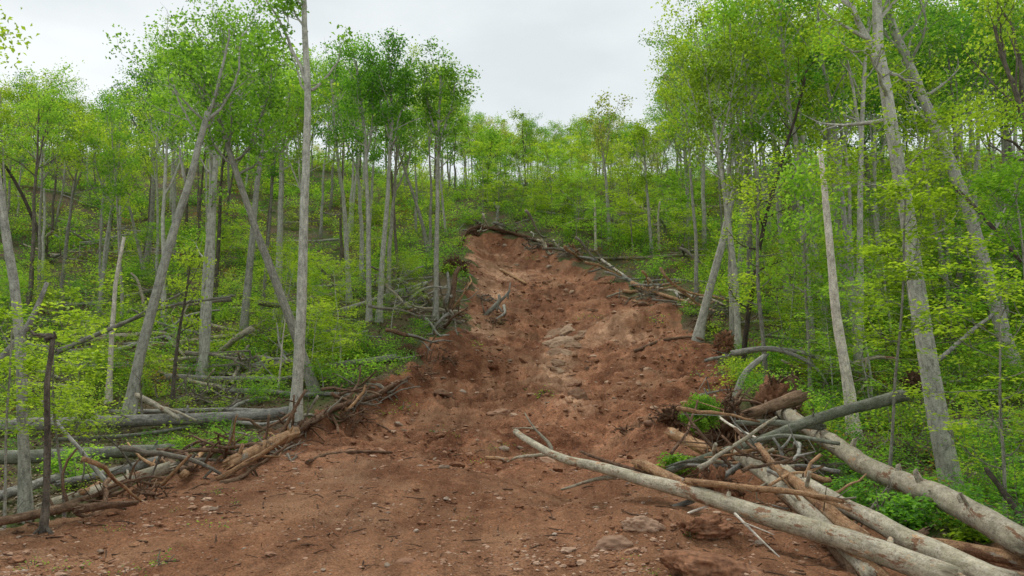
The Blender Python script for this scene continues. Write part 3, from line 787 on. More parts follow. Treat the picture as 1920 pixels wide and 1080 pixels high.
hero_tree('tree', 'slender pale trunk, left one of the two standing close together left of the slide', 'tree',
          [(693, 603), (691, 480), (689, 360), (685, 260), (675, 180), (668, 115)], 11, 4, 'bark_grey', 'leaf_deep', limbs=[([(688, 290), (700, 210), (698, 140)], 5, 2, .3, 6)], f0=0.62, nbr=13, Lmax=1.9, per=28, seed=17, ref='two close slender trunks')
hero_tree('tree', 'slender grey trunk, right one of the two standing close together left of the slide', 'tree',
          [(711, 603), (718, 480), (726, 380), (732, 280), (735, 200), (730, 120)], 12, 4, 'bark_grey', 'leaf_deep', limbs=[([(731, 290), (752, 210), (768, 150)], 5, 2, .3, 7), ([(732, 270), (712, 190), (705, 130)], 4, 2, .3, 6)], f0=0.64, nbr=13, Lmax=1.8, per=28, seed=19)
hero_tree('tree', 'slender straight tree standing alone on the left rim of the slide', 'tree',
          [(817, 597), (819, 480), (820, 380), (822, 280), (824, 200), (826, 140)], 11, 4, 'bark_grey', 'leaf_fresh', limbs=[([(822, 270), (845, 210), (853, 160)], 5, 2, .3, 6), ([(822, 255), (800, 200), (795, 150)], 5, 2, .3, 6)],
          f0=0.60, nbr=14, Lmax=1.7, per=24, lsize=.15, seed=21, ref='lone rim tree')
hero_tree('tree', 'dark slim tree with a small deep green crown standing apart on the upper left slope', 'tree',
          [(272, 505), (284, 430), (289, 330), (286, 260), (280, 190), (275, 150)], 11, 4, 'bark_mid', 'leaf_deep', limbs=[([(287, 280), (250, 230), (232, 185)], 5, 2, .3, 6), ([(288, 300), (310, 240), (318, 190)], 5, 2, .2, 5)], f0=0.62, nbr=12, Lmax=2.0, per=28, csize=.38, seed=23, ref='slim dark-stemmed tree')
hero_tree('snag', 'pale broken-topped dead pole left of the pale forked trunk', 'dead tree', [(203, 755), (208, 660), (214, 560), (226, 470), (231, 445)], 11, 6, 'wood_white', None, nbr=0, jag=1.2, seed=25, ref='pale broken pole')
hero_tree('snag', 'dark brown broken pole standing in a tangle of roots at the near left corner', 'dead tree', [(80, 997), (88, 930), (84, 860), (90, 780), (85, 700), (91, 628)], 12, 9, 'bark_brown', None, nbr=0, jag=1.6, seed=27, bump=.28,
          limbs=[([(90, 636), (78, 626), (66, 622)], 10, 5, 0, 0), ([(90, 640), (99, 628), (104, 622)], 8, 4, 0, 0), ([(82, 985), (96, 1000), (104, 1030), (92, 1065)], 9, 4, -.3, 0), ([(80, 985), (60, 1005), (40, 1015)], 7, 3, -.2, 0)], ref='dark brown pole')
hero_tree('tree', 'thin dark trunk leaning left on the far left slope', 'tree', [(95, 495), (62, 410), (30, 340), (0, 300), (-40, 250)], 8, 4, 'bark_dark', 'leaf_yellow', f0=.6, nbr=7, Lmax=1.4, per=16, seed=29)
hero_tree('sapling', 'thin dark stem leaning left behind the pale forked trunk', 'sapling', [(272, 522), (255, 440), (238, 375), (225, 330)], 7, 3, 'bark_mid', 'leaf_yellow', f0=.6, nbr=7, Lmax=1.3, per=18, seed=31)
hero_tree('sapling', 'thin crooked brown sapling below the twin pale trunk', 'sapling', [(322, 762), (326, 690), (340, 600), (352, 540), (358, 500)], 8, 3, 'bark_brown', 'leaf_yellow', f0=.5, nbr=8, Lmax=.9, per=14, lsize=.11, csize=.2, seed=33)
hero_tree('snag', 'white stripped sapling right behind the tall straight trunk', 'dead tree', [(522, 735), (528, 670), (532, 620), (536, 580)], 4, 2, 'wood_white', None, nbr=0, seed=35)
hero_tree('tree', 'slanting grey tree on the slope left of the two close trunks', 'tree', [(655, 560), (650, 470), (645, 380), (632, 300), (625, 220), (620, 150)], 10, 4, 'bark_grey', 'leaf_deep', f0=.62, nbr=14, Lmax=2.0, per=26, seed=37)
hero_tree('tree', 'dark tree leaning left between the close trunks and the lone rim tree', 'tree', [(802, 470), (790, 410), (770, 350), (750, 290), (738, 240)], 8, 3, 'bark_mid', 'leaf_yellow', f0=.6, nbr=9, Lmax=1.6, per=18, seed=39)

hero_tree('sapling', 'leafy yellow-green sapling right in front of the dark brown pole', 'sapling', [(120, 990), (118, 900), (108, 800), (98, 700), (92, 640)], 6, 3, 'bark_mid', 'leaf_yellow', depth=12.6, f0=.45, nbr=6, Lmax=.75, per=24, lsize=.085, csize=.16, seed=87, up=.75, flat=.28, elev=(0, 35))
hero_tree('sapling', 'leafy yellow-green sapling at the extreme left edge in front of the near grey trunk', 'sapling', [(5, 1010), (8, 900), (14, 790), (22, 690), (28, 610)], 6, 3, 'bark_mid', 'leaf_yellow', depth=12.2, f0=.45, nbr=6, Lmax=.7, per=24, lsize=.085, csize=.16, seed=89, up=.75, flat=.28, elev=(0, 35))
# --- right of the slide
hero_tree('tree', 'big leaning grey trunk at right, standing behind the thickest grey log', 'tree',
          [(1793, 940), (1772, 860), (1752, 760), (1732, 630), (1716, 520), (1700, 410), (1688, 330), (1672, 240), (1656, 150), (1646, 80), (1648, 0), (1650, -90)], 40, 15, 'bark_grey', 'leaf_yellow',
          limbs=[([(1656, 160), (1640, 100), (1615, 50), (1588, 0), (1570, -50)], 17, 8, 0.3, 4), ([(1690, 330), (1730, 280), (1780, 240)], 6, 2, -1.0, 5), ([(1695, 380), (1660, 350), (1620, 345)], 5, 2, -0.8, 5),
                 ([(1705, 450), (1740, 440), (1780, 430)], 5, 2, -0.8, 5)],
          f0=0.66, nbr=8, Lmax=1.6, per=26, lsize=.10, csize=.26, seed=41, up=.7, flat=.3, elev=(0, 40), sides=20, bump=.035, flare=1.12, ref='big leaning grey trunk')
hero_tree('tree', 'rough brown-grey trunk leaning left behind the big grey trunk, passing out at the top', 'tree',
          [(1905, 705), (1872, 590), (1838, 470), (1800, 345), (1765, 260), (1735, 190), (1700, 115), (1672, 50), (1650, -40)], 28, 13, 'bark_grey', 'leaf_fresh',
          limbs=[([(1765, 260), (1715, 200), (1700, 170)], 6, 3, .3, 3), ([(1840, 470), (1880, 400), (1910, 350)], 6, 2, -.6, 5)], f0=0.7, nbr=12, Lmax=2.2, per=24, lsize=.13, csize=.32, seed=43, up=.6, flat=.4, ref='rough left-leaning trunk')
hero_tree('sapling', 'slender sapling holding bright leaf sprays in front of the big leaning trunk', 'sapling', [(1668, 912), (1672, 800), (1682, 650), (1694, 500), (1702, 400), (1706, 340)], 6, 3, 'bark_mid', 'leaf_yellow', depth=14.6, f0=.45, nbr=10, Lmax=.85, per=30, lsize=.09, csize=.17, seed=91, up=.75, flat=.28, elev=(-5, 30))
hero_tree('sapling', 'leafy sapling near the right edge above the thickest grey log', 'sapling', [(1885, 985), (1882, 880), (1872, 760), (1868, 640), (1872, 540)], 7, 3, 'bark_mid', 'leaf_yellow', depth=13.0, f0=.25, nbr=13, Lmax=1.0, per=30, lsize=.09, csize=.18, seed=93, up=.75, flat=.28, elev=(-5, 35))
hero_tree('sapling', 'tall leafy sapling at the extreme right edge beside the brown crooked tree', 'sapling', [(1945, 960), (1940, 800), (1930, 620), (1915, 450), (1905, 330)], 8, 3, 'bark_mid', 'leaf_fresh', depth=15.0, f0=.3, nbr=16, Lmax=1.3, per=30, lsize=.10, csize=.2, seed=95, up=.75, flat=.28, elev=(-5, 35))
hero_tree('snag', 'bleached barkless dead trunk with a pointed top, standing over the log pile', 'dead tree',
          [(1603, 820), (1594, 740), (1580, 660), (1567, 590), (1560, 500), (1550, 400), (1543, 330), (1538, 285)], 22, 9, 'wood_white', None, nbr=0, jag=1.4, seed=45, bump=.12, ref='bleached dead trunk')
hero_tree('tree', 'grey trunk leaning right over the right rim of the slide, forked at the top', 'tree',
          [(1308, 637), (1326, 560), (1350, 470), (1372, 380), (1390, 310), (1405, 260)], 17, 9, 'bark_grey', 'leaf_fresh',
          limbs=[([(1405, 262), (1440, 200), (1490, 150), (1530, 110)], 6, 2, .2, 5), ([(1400, 275), (1412, 210), (1418, 140)], 6, 2, 0, 6), ([(1378, 355), (1420, 290), (1470, 210)], 5, 2, .5, 3)], f0=.85, nbr=6, Lmax=1.6, per=20, seed=47, ref='leaning rim trunk')
hero_tree('tree', 'slender grey tree right of the leaning rim trunk, with yellow-green sprays', 'tree',
          [(1385, 660), (1382, 560), (1372, 450), (1360, 370), (1346, 290), (1340, 230), (1322, 120)], 12, 4, 'bark_grey', 'leaf_yellow', limbs=[([(1348, 300), (1310, 220), (1290, 150)], 5, 2, .3, 7), ([(1345, 280), (1370, 190), (1385, 110)], 5, 2, -.3, 7)],
          f0=.5, nbr=16, Lmax=2.0, per=22, csize=.34, seed=49, ref='slender sprayed tree')
hero_tree('tree', 'thin dark stem slanting right from the rim root ball, leafy at mid height', 'tree',
          [(1392, 690), (1402, 590), (1420, 480), (1445, 370), (1475, 270), (1500, 190), (1515, 120)], 10, 4, 'bark_dark', 'leaf_yellow', f0=.2, nbr=16, Lmax=1.3, per=18, lsize=.13, csize=.28, seed=51, up=.7, flat=.3, elev=(0, 45), ref='thin dark slanting stem')
hero_tree('sapling', 'thin grey sapling with a kinked foot beside the bent stub', 'sapling', [(1437, 722), (1432, 640), (1424, 560), (1420, 470), (1425, 390), (1415, 300)], 9, 4, 'bark_mid', 'leaf_yellow', f0=.35, nbr=12, Lmax=1.2, per=14, lsize=.13, seed=53, up=.7, flat=.3, elev=(0, 40))
for k, (pth, w0, sd_, lab) in enumerate([
    ([(1478, 560), (1466, 450), (1458, 370), (1452, 280), (1440, 180), (1430, 90), (1425, 20)], 13, 55, 'pale straight trunk, first in the close-set row behind the bleached dead trunk'),
    ([(1512, 580), (1500, 480), (1490, 380), (1478, 280), (1470, 180), (1462, 60)], 13, 57, 'grey trunk, second in the close-set row behind the bleached dead trunk'),
    ([(1545, 600), (1532, 500), (1518, 400), (1508, 300), (1498, 200), (1485, 80)], 12, 59, 'grey trunk, third in the close-set row behind the bleached dead trunk'),
    ([(1520, 735), (1516, 640), (1512, 540), (1508, 440), (1505, 380)], 7, 61, 'thin upright sapling left of the bleached dead trunk'),
    ([(1588, 640), (1580, 540), (1570, 430), (1562, 330), (1550, 220), (1545, 90)], 15, 63, 'grey trunk rising directly behind the bleached dead trunk'),
    ([(1652, 560), (1640, 460), (1630, 360), (1620, 270), (1600, 170), (1590, 60)], 15, 65, 'grey trunk left of the big leaning trunk, deeper in the wood')]):
    hero_tree('sapling' if 'sapling' in lab else 'tree', lab, 'sapling' if 'sapling' in lab else 'tree', pth, w0, 4, 'bark_grey' if k % 2 == 0 else 'bark_mid', ['leaf_fresh', 'leaf_yellow', 'leaf_deep'][k % 3], f0=.45, nbr=15, Lmax=1.9, per=22, csize=.36, seed=sd_)
hero_tree('tree', 'brown crooked tree at the right edge, its bare limbs reaching into the sky', 'tree', [(1990, 760), (1960, 520), (1935, 300), (1918, 190), (1890, 130), (1868, 85), (1858, 50)], 26, 6, 'bark_brown', 'leaf_yellow', depth=22,
          limbs=[([(1918, 190), (1912, 120), (1900, 60), (1880, 20)], 10, 4, .4, 3), ([(1885, 120), (1880, 60), (1872, 10)], 5, 2, 0, 2), ([(1935, 300), (1890, 260), (1850, 240)], 7, 2, -.6, 5)], f0=.5, nbr=10, Lmax=1.5, per=18, lsize=.12, csize=.28, seed=67)

# --- middle: the poles and leaners above the slide
hero_tree('snag', 'short pale broken pole above the right side of the slide', 'dead tree', [(1117, 468), (1116, 420), (1115, 375)], 5, 4, 'wood_white', None, nbr=0, jag=1.0, seed=69)
hero_tree('snag', 'thin pale pole with a hooked tip, right of the short broken pole', 'dead tree', [(1236, 470), (1235, 430), (1234, 395), (1238, 378)], 5, 3, 'wood_white', None, nbr=0, jag=1.0, seed=71)
hero_tree('snag', 'grey trunk leaning steeply left across the slope above the slide', 'dead tree', [(1096, 402), (1075, 380), (1052, 358), (1035, 340), (1018, 316)], 6, 3, 'bark_grey', None, nbr=4, Lmax=1.2, f0=.6, seed=73)
hero_tree('stump', 'short splintered stump just above the head of the slide', 'stump', [(932, 412), (933, 398), (935, 387)], 6, 5, 'log_grey', None, nbr=0, jag=1.6, seed=75, limbs=[([(934, 392), (928, 385), (926, 380)], 4, 3, 0, 0)])
hero_tree('tree', 'pale straight tree on the slope right of the slide head, its low trunk bare', 'tree', [(1143, 450), (1140, 390), (1136, 330), (1130, 280), (1124, 232)], 8, 3, 'bark_grey', 'leaf_olive', f0=.6, nbr=12, Lmax=2.3, per=14, lsize=.2, seed=77, ref='pale bare-stemmed tree')
hero_tree('tree', 'slim pale tree right of the hooked pole with a leaning crown', 'tree', [(1222, 478), (1218, 420), (1213, 350), (1208, 300), (1206, 255)], 7, 3, 'bark_grey', 'leaf_yellow', f0=.55, nbr=12, Lmax=2.0, per=14, lsize=.2, seed=79)
hero_tree('tree', 'grey tree with a narrow crown standing left of the leaning rim trunk', 'tree', [(1294, 452), (1290, 380), (1286, 310), (1282, 250), (1278, 195)], 9, 4, 'bark_grey', 'leaf_fresh', f0=.5, nbr=14, Lmax=2.0, per=20, lsize=.19, seed=81, ref='narrow-crowned tree')
hero_tree('tree', 'bright green bushy tree on the ridge above the head of the slide', 'tree', [(910, 380), (914, 340), (918, 300), (922, 262)], 5, 2, 'bark_dark', 'leaf_fresh', f0=.25, nbr=16, Lmax=2.2, per=24, lsize=.22, csize=.5, seed=83, ref='bright bushy ridge tree')

# ------------------------------------------------------------------ the wood behind: every tree a thing of its own
SKY = np.array([(-300, 120), (0, 128), (60, 122), (110, 122), (170, 165), (215, 160), (260, 185), (290, 110), (330, 60), (400, 35), (470, 30), (505, 95), (540, 150), (600, 125), (640, 125), (700, 120), (760, 130), (830, 145), (862, 185), (880, 222),
                (920, 238), (1000, 220), (1060, 245), (1110, 214), (1180, 234), (1215, 258), (1245, 200), (1265, 70), (1300, 25), (1360, -30), (1450, -90), (1700, -90), (1750, 40), (1860, 40), (1930, -60), (2300, -60)], float)
def proj(p):
    y, z = p[1] * CP + p[2] * SP, -p[1] * SP + p[2] * CP
    return 960 + p[0] / y * FPX, 540 - z / y * FPX, y

TALL = [proto_tree(201 + i, 15.0, 0.135 + 0.018 * (i % 3), 0.50 + 0.06 * (i % 3), 17, 2.6, 16, 0.155, i % 3 != 0, 0.29, 0.03 + 0.02 * (i % 3)) for i in range(6)]
RIDGE = [proto_tree(231 + i, 11.0, 0.13, 0.38 + .08 * (i % 2), 13, 2.3, 18, 0.18, i % 2 == 0, 0.34, 0.03 + .05 * (i % 3), nsub=4, sides=6, wob=.04) for i in range(5)]
SAP = [proto_sapling(261 + i, 4.0 + 1.0 * i) for i in range(5)]
_meshes = {}
def proto_objs(kind, i):
    """mesh datablocks shared by the copies"""
    if (kind, i) not in _meshes:
        w, l = {'tall': TALL, 'ridge': RIDGE, 'sapling': SAP}[kind][i]
        a = w.build('trunk', M['bark_mid'], link=False); b = l.build('crown', M['leaf_fresh'], link=False)
        _meshes[(kind, i)] = (a.data, b.data)
        bpy.data.objects.remove(a); bpy.data.objects.remove(b)
    return _meshes[(kind, i)]

ORD = ['', 'second ', 'third ', 'fourth ', 'fifth ', 'sixth ', 'seventh ', 'eighth ', 'ninth ', 'tenth ', 'eleventh ', 'twelfth ', 'thirteenth ', 'fourteenth ', 'fifteenth ', 'sixteenth ', 'seventeenth ', 'eighteenth ', 'nineteenth ', 'twentieth ']
SCATTER = []
def place(kind, i, pos, hgt, rz, bark, leaf, zone):
    H0 = {'tall': 15.0, 'ridge': 11.0, 'sapling': 4.0 + i}[kind]
    s = hgt / H0; sx = s ** 0.8
    r = bpy.data.objects.new('sapling' if kind == 'sapling' else 'tree', None); C.objects.link(r)
    r.location = pos; r.rotation_euler = (rng_s.normal() * 0.03, rng_s.normal() * 0.04, rz); r.scale = (sx * rng_s.uniform(.85, 1.2), sx * rng_s.uniform(.85, 1.2), s)
    wm, lm = proto_objs(kind, i)
    for nm, me, mt in (('trunk', wm, bark), ('crown', lm, leaf)):
        o = bpy.data.objects.new(nm, me); o.parent = r; C.objects.link(o)
        o.material_slots[0].link = 'OBJECT'; o.material_slots[0].material = M[mt]
    TREES.append((pos[0], pos[1]))
    SCATTER.append((r, kind, pos, leaf, bark, zone))
    return r
rng_s = np.random.default_rng(77)
def scatter(zone, kind, n, px_rng, t_rng, hts, leaves, barks, gap, keep=0.6, group=''):
    got = 0; tries = 0
    protos = {'tall': 6, 'ridge': 5, 'sapling': 5}[kind]
    while got < n and tries < n * 60:
        tries += 1
        px = rng_s.uniform(*px_rng); t = math.exp(rng_s.uniform(math.log(t_rng[0]), math.log(t_rng[1])))
        x = (px - 960) / FPX * t; y = t
        if float(scar_d(np.array(x), np.array(y))) > -keep - 0.012 * y: continue
        T = np.array(TREES)
        if np.min(np.hypot(T[:, 0] - x, T[:, 1] - y)) < gap * (0.7 + 0.01 * y): continue
        z = ground(x, y)
        h = rng_s.uniform(*hts)
        qx, qy, d = proj((x, y, z + h * 1.04))
        lim = np.interp(qx, SKY[:, 0], SKY[:, 1]) + rng_s.uniform(0, 60) + (40 if qx < 270 else 0)
        if qy < lim:
            zb = (540 - lim) / FPX; h2 = (zb * CP + SP) / (CP - zb * SP) * y - z
            if h2 < hts[0] * 0.5: continue
            h = h2
        # a crown must not hang in front of the bare slope
        if kind == 'sapling' and ((1470 < px < 1680 and t < 24) or (px > 1640 and t < 33) or (1380 < px < 1480 and t < 34)): continue
        if kind != 'sapling' and 880 < px < 1280 and t < 76: continue
        if kind == 'tall' and px > 1640 and t < 36: continue
        place(kind, int(rng_s.integers(protos)), (x, y, z), h, rng_s.uniform(0, 6.28), barks[int(rng_s.integers(len(barks)))], leaves[int(rng_s.integers(len(leaves)))], zone)
        got += 1
scatter('on the left slope', 'tall', 84, (-60, 850), (42, 118), (11, 16.5), ['leaf_fresh', 'leaf_yellow', 'leaf_fresh', 'leaf_deep', 'leaf_yellow'], ['bark_mid', 'bark_grey', 'bark_grey', 'bark_brown'], 2.0)
scatter('on the far ridge', 'ridge', 104, (835, 1330), (88, 132), (8.5, 17), ['leaf_fresh', 'leaf_yellow', 'leaf_fresh', 'leaf_olive', 'leaf_deep'], ['bark_mid', 'bark_brown', 'bark_grey'], 1.1)
scatter('on the left ridge', 'ridge', 46, (-60, 850), (105, 138), (8, 16), ['leaf_olive', 'leaf_yellow', 'leaf_fresh'], ['bark_mid', 'bark_dark'], 1.6)
scatter('in the right-hand wood', 'tall', 98, (1300, 2050), (30, 112), (13, 19), ['leaf_fresh', 'leaf_yellow', 'leaf_yellow', 'leaf_deep', 'leaf_fresh'], ['bark_grey', 'bark_grey', 'bark_grey', 'bark_mid'], 1.7)
scatter('in the right-hand wood', 'sapling', 14, (1380, 1590), (26, 60), (2.5, 5), ['leaf_yellow', 'leaf_fresh'], ['bark_mid', 'bark_grey'], 1.0, 1.0)
scatter('in the right-hand wood', 'sapling', 36, (1590, 2000), (17, 60), (3.5, 8), ['leaf_yellow', 'leaf_fresh', 'leaf_yellow', 'leaf_deep'], ['bark_mid', 'bark_grey'], 1.0, 1.0)
scatter('on the left slope', 'sapling', 58, (-60, 840), (30, 95), (1.6, 4.6), ['leaf_yellow', 'leaf_fresh', 'leaf_yellow'], ['bark_mid', 'bark_grey'], 1.1, 0.8)
scatter('above the slide', 'sapling', 44, (880, 1340), (60, 108), (2.5, 7), ['leaf_fresh', 'leaf_yellow'], ['bark_mid'], 1.2, 0.5)

def label_scatter():
    """name each tree by its look and by the nearest trunk a viewer can find"""
    col = {'leaf_fresh': 'fresh green', 'leaf_yellow': 'yellow-green', 'leaf_deep': 'deep green', 'leaf_olive': 'pale olive'}
    bk = {'bark_grey': 'pale grey', 'bark_mid': 'grey-brown', 'bark_dark': 'dark', 'bark_brown': 'brown'}
    buckets = {}
    for r, kind, pos, leaf, bark, zone in SCATTER:
        px, py, d = proj(pos)
        best = min(HERO, key=lambda h: abs(h[0] - px) + 1.2 * abs(math.log(max(d, 1) / h[1])) * 60)
        side = 'left of' if px < best[0] - 25 else 'right of' if px > best[0] + 25 else 'behind' if d > best[1] else 'in front of'
        buckets.setdefault((kind == 'sapling', leaf, bark, side, best[2]), []).append((d, r, zone))
    for (sap, leaf, bark, side, ref), lst in buckets.items():
        lst.sort(key=lambda a: a[0])
        for k, (d, r, zone) in enumerate(lst):
            n = ORD[min(k, len(ORD) - 1)].strip()
            tag(r, ('%s%s-leaved %s sapling %s the %s' if sap else '%s%s-leaved tree with %s trunk, %s the %s') % (n and n + '-nearest ', col[leaf], bk[bark], side, ref),
                'sapling' if sap else 'tree', ('saplings ' if sap else 'trees ') + zone)
label_scatter()
# ------------------------------------------------------------------ fallen logs, branches
LOGPTS = []
def line3(path, w0, w1, t0=None, t1=None, sinkf=0.15, step=0.3, seed=0, wob=0.02):
    """px polyline -> 3-D centre line and radii; without depths the log lies on the ground it is seen against"""
    pp = np.array(path, float)
    s = np.concatenate([[0], np.cumsum(np.linalg.norm(np.diff(pp, axis=0), axis=1))]); f = s / s[-1]
    ww = w0 + (w1 - w0) * f
    K = []
    for (px, py), g, w in zip(path, f, ww):
        if t0 is None:
            q = hit(px, py + w * 0.5 * (1 - sinkf)); q = q + np.array([0, 0, w / 2 / FPX * q[1] * (1 - sinkf)])
        else:
            q = at(px, py, 1 / ((1 - g) / t0 + g / t1))
        K.append(q)
    K = np.array(K); d0, d1 = K[0][1], K[-1][1]
    L = np.concatenate([[0], np.cumsum(np.linalg.norm(np.diff(K, axis=0), axis=1))])
    n = int(np.clip(L[-1] / step, 7, 60)); q = np.linspace(0, L[-1], n)
    P = np.stack([np.interp(q, L, K[:, i]) for i in range(3)], 1)
    for _ in range(2): P[1:-1] = (P[:-2] + 2 * P[1:-1] + P[2:]) / 4
    if wob: P[1:-1] += np.stack([fbm2(q / 1.1 + k * 31, np.full(n, seed * 5.3 + k), 2, 81) for k in range(3)], 1)[1:-1] * wob * min(1, L[-1] / 4)
    if t0 is None:
        P[:, 2] += 0.16 if (path[0][0] < 560 and w0 > 10) else 0.05
        P[:, 2] = np.maximum(P[:, 2], height(P[:, 0], P[:, 1], False) + 0.2 * np.linspace(w0 / FPX * d0, w1 / FPX * d1, n) / 2)
    R = np.linspace(w0 / 2 / FPX * d0, w1 / 2 / FPX * d1, n)
    return P, R

def log(name, label, cat, path, w0, w1, mat, t0=None, t1=None, arms=(), group=None, seed=1, bump=0.10, jag=1.0, sides=14, twigs=0, step=0.25, wob=0.02):
    P, R = line3(path, w0, w1, t0, t1, step=step, seed=seed, wob=wob)
    base = P[len(P) // 2].copy(); base[2] -= R[len(P) // 2]
    if w0 > 6: LOGPTS.extend(P[:, :2].tolist())
    rng = np.random.default_rng(seed)
    mb = MB(); mb.tube(P - base, R, sides, bump, seed, jag=jag)
    for _ in range(int(len(P) / 4.5)):              # knots and broken stubs
        k = int(rng.integers(1, len(P) - 1)); a = rng.normal(size=3); t = unit(P[k + 1] - P[k]); a = unit(a - t * (a @ t)); a[2] = abs(a[2])
        l = R[k] * (1.08 + 1.5 * rng.random() ** 2); rk = R[k] * rng.uniform(.14, .34); a = unit(a + t * rng.normal() * .4); mb.tube([P[k] - base + a * R[k] * .5, P[k] - base + a * (R[k] * .5 + l) * .5, P[k] - base + a * l], [rk * 1.3, rk, rk * .7], 7, 0.2, seed, jag=1.2)
    if jag >= 1.0:
        for e, i1 in ((0, 1), (len(P) - 1, len(P) - 2)):
            t = unit(P[e] - P[i1]); r = R[e]
            for _ in range(7):
                a = rng.normal(size=3); a = unit(a - t * (a @ t)) * r * rng.uniform(.2, .85)
                l = r * rng.uniform(.5, 2.2); mb.tube([P[e] - base + a - t * r * .5, P[e] - base + a * 1.05 + t * l * .5, P[e] - base + a * 1.1 + t * l], [r * .26, r * .16, r * .02], 4, 0.2, seed, cap=False)
    if not arms and not twigs:
        o = mb.build(name, M[mat], origin=(0, 0, 0)); o.location = base
        return tag(o, label, cat, group)
    root = thing(name, label, cat, base, group)
    mb.build('trunk', M[mat], root)
    for am in arms:
        ap, aw0, aw1 = am[:3]; dz = am[3:5] if len(am) > 3 else (None, None)
        if len(am) <= 3:
            dz = (t0, t0) if t0 else (None, None)
        Q, RQ = line3(ap, aw0, aw1, dz[0], dz[1], step=0.12, seed=seed + 5, wob=wob)
        b = MB(); b.tube(Q - base, RQ, 8, 0.08, seed + 2)
        b.build('branch', M[mat], root)
    if twigs:
        b = MB()
        for k in range(twigs):
            f = 0.35 + 0.65 * rng.random(); i = min(int(f * (len(P) - 1)), len(P) - 2)
            d = unit(rng.normal(size=3) + np.array([0, 0, 0.5])); l = 0.4 + 1.3 * rng.random()
            grow_branch(b, [], rng, P[i] - base, d, l, max(0.008, R[i] * 0.3), 0.02, 3, 0.1, True)
        b.build('branches', M['twig'], root)['kind'] = 'stuff'
    return root

# the pile at lower right
log('fallen_log', 'long smooth grey log reaching from the pile into the middle of the soil, forked tip', 'log',
    [(967, 809), (1000, 833), (1032, 852), (1085, 866), (1130, 880), (1240, 905), (1330, 931), (1400, 955), (1540, 995), (1640, 1028), (1700, 1052), (1790, 1088)], 11, 51, 'log_pale', 17.0, 8.3,
    arms=[([(1034, 850), (1036, 832), (1022, 826), (1003, 804), (990, 786), (984, 774)], 8, 2, 16.0, 16.6), ([(1003, 804), (985, 802), (960, 803)], 3, 1.5, 16.4, 17.0), ([(1030, 852), (1000, 855), (968, 856), (952, 866)], 8, 4, 16.0, 17.2),
          ([(1155, 895), (1120, 897), (1085, 908), (1052, 918)], 9, 4, 13.9, 14.6)], seed=101, bump=.05, sides=20, wob=.025)
log('fallen_log', 'pale grey log with a blunt broken white end, passing under the long grey log', 'log',
    [(1387, 853), (1420, 878), (1450, 905), (1490, 938), (1540, 978), (1590, 1030), (1640, 1088)], 26, 34, 'log_pale', 14.5, 8.9, seed=103, bump=.10, sides=18, jag=1.4)
log('fallen_log', 'crooked barkless tan log with a pointed tip, topmost of the pile', 'log',
    [(1421, 834), (1433, 850), (1446, 872), (1466, 888), (1495, 908), (1530, 935), (1560, 960), (1592, 988), (1625, 1015)], 11, 34, 'wood_tan', 13.6, 9.9, seed=105, bump=.16, sides=16)
log('fallen_log', 'light grey lichen-spotted log running to the bottom right corner of the pile', 'log',
    [(1472, 882), (1515, 908), (1560, 934), (1640, 983), (1700, 1012), (1760, 1042), (1830, 1070), (1900, 1098)], 22, 50, 'log_pale', 12.6, 8.1, seed=107, bump=.06, wob=.025, sides=20)
log('fallen_log', 'dark mossy trunk lying slantwise over the thick grey log, rising to the right', 'log',
    [(1256, 883), (1300, 868), (1350, 850), (1400, 836), (1460, 812), (1520, 788), (1600, 766), (1650, 752), (1692, 742)], 13, 23, 'log_moss', 15.0, 19.0, seed=109, bump=.08, sides=16,
    arms=[([(1420, 826), (1470, 815), (1520, 822), (1575, 832)], 11, 7, 15.6, 14.8), ([(1310, 862), (1275, 866), (1250, 876)], 7, 4, 15.0, 15.1)])
log('fallen_log', 'thickest grey log, curving down from the root ball to the right edge of the picture', 'log',
    [(1452, 764), (1490, 786), (1530, 811), (1570, 838), (1610, 862), (1650, 884), (1700, 906), (1750, 926), (1800, 950), (1850, 977), (1890, 1000), (1940, 1030)], 26, 53, 'log_pale', 23.0, 8.8, seed=111, bump=.06, sides=22, wob=.03)
log('fallen_branch', 'thin barkless tan branch lying flat across the pile', 'branch', [(1288, 903), (1330, 908), (1370, 914), (1420, 918), (1480, 922), (1540, 930), (1580, 940)], 13, 9, 'wood_tan', 12.0, 9.7,
    arms=[([(1510, 925), (1550, 938), (1595, 957)], 10, 7, 10.3, 9.5)], seed=113, bump=.15)
log('fallen_log', 'short splintered brown log behind the middle of the long grey log', 'log', [(1194, 867), (1225, 878), (1255, 895), (1300, 918)], 20, 24, 'wood_tan', 13.6, 12.0, seed=115, bump=.2, jag=1.6)
log('fallen_branch', 'straight dark grey branch lying level above the mossy trunk', 'branch', [(1383, 793), (1440, 791), (1500, 797), (1540, 800)], 10, 14, 'log_moss', 18.2, 17.6, seed=117)
log('fallen_branch', 'thin grey branch with side twigs under the blunt white-ended log', 'branch', [(1290, 872), (1330, 873), (1380, 872), (1430, 886)], 6, 7, 'log_grey', 14.6, 14.0, seed=119, twigs=4)
log('broken_log', 'reddish brown broken log sticking out of the root ball above the pile', 'log', [(1402, 776), (1430, 768), (1465, 757), (1500, 745)], 20, 26, 'wood_brown', 20.5, 21.5, seed=121, bump=.2, jag=1.5)
log('broken_log', 'short brown log end poking from the bank below the round green bush', 'log', [(1258, 812), (1290, 826), (1330, 845)], 22, 24, 'wood_tan', 17.8, 16.2, seed=123, bump=.2)
log('fallen_log', 'tan barkless log at the bottom right edge under the thickest grey log', 'log', [(1692, 1012), (1760, 1020), (1840, 1036), (1940, 1058)], 20, 28, 'wood_tan', 10.6, 9.0, seed=125, bump=.13)
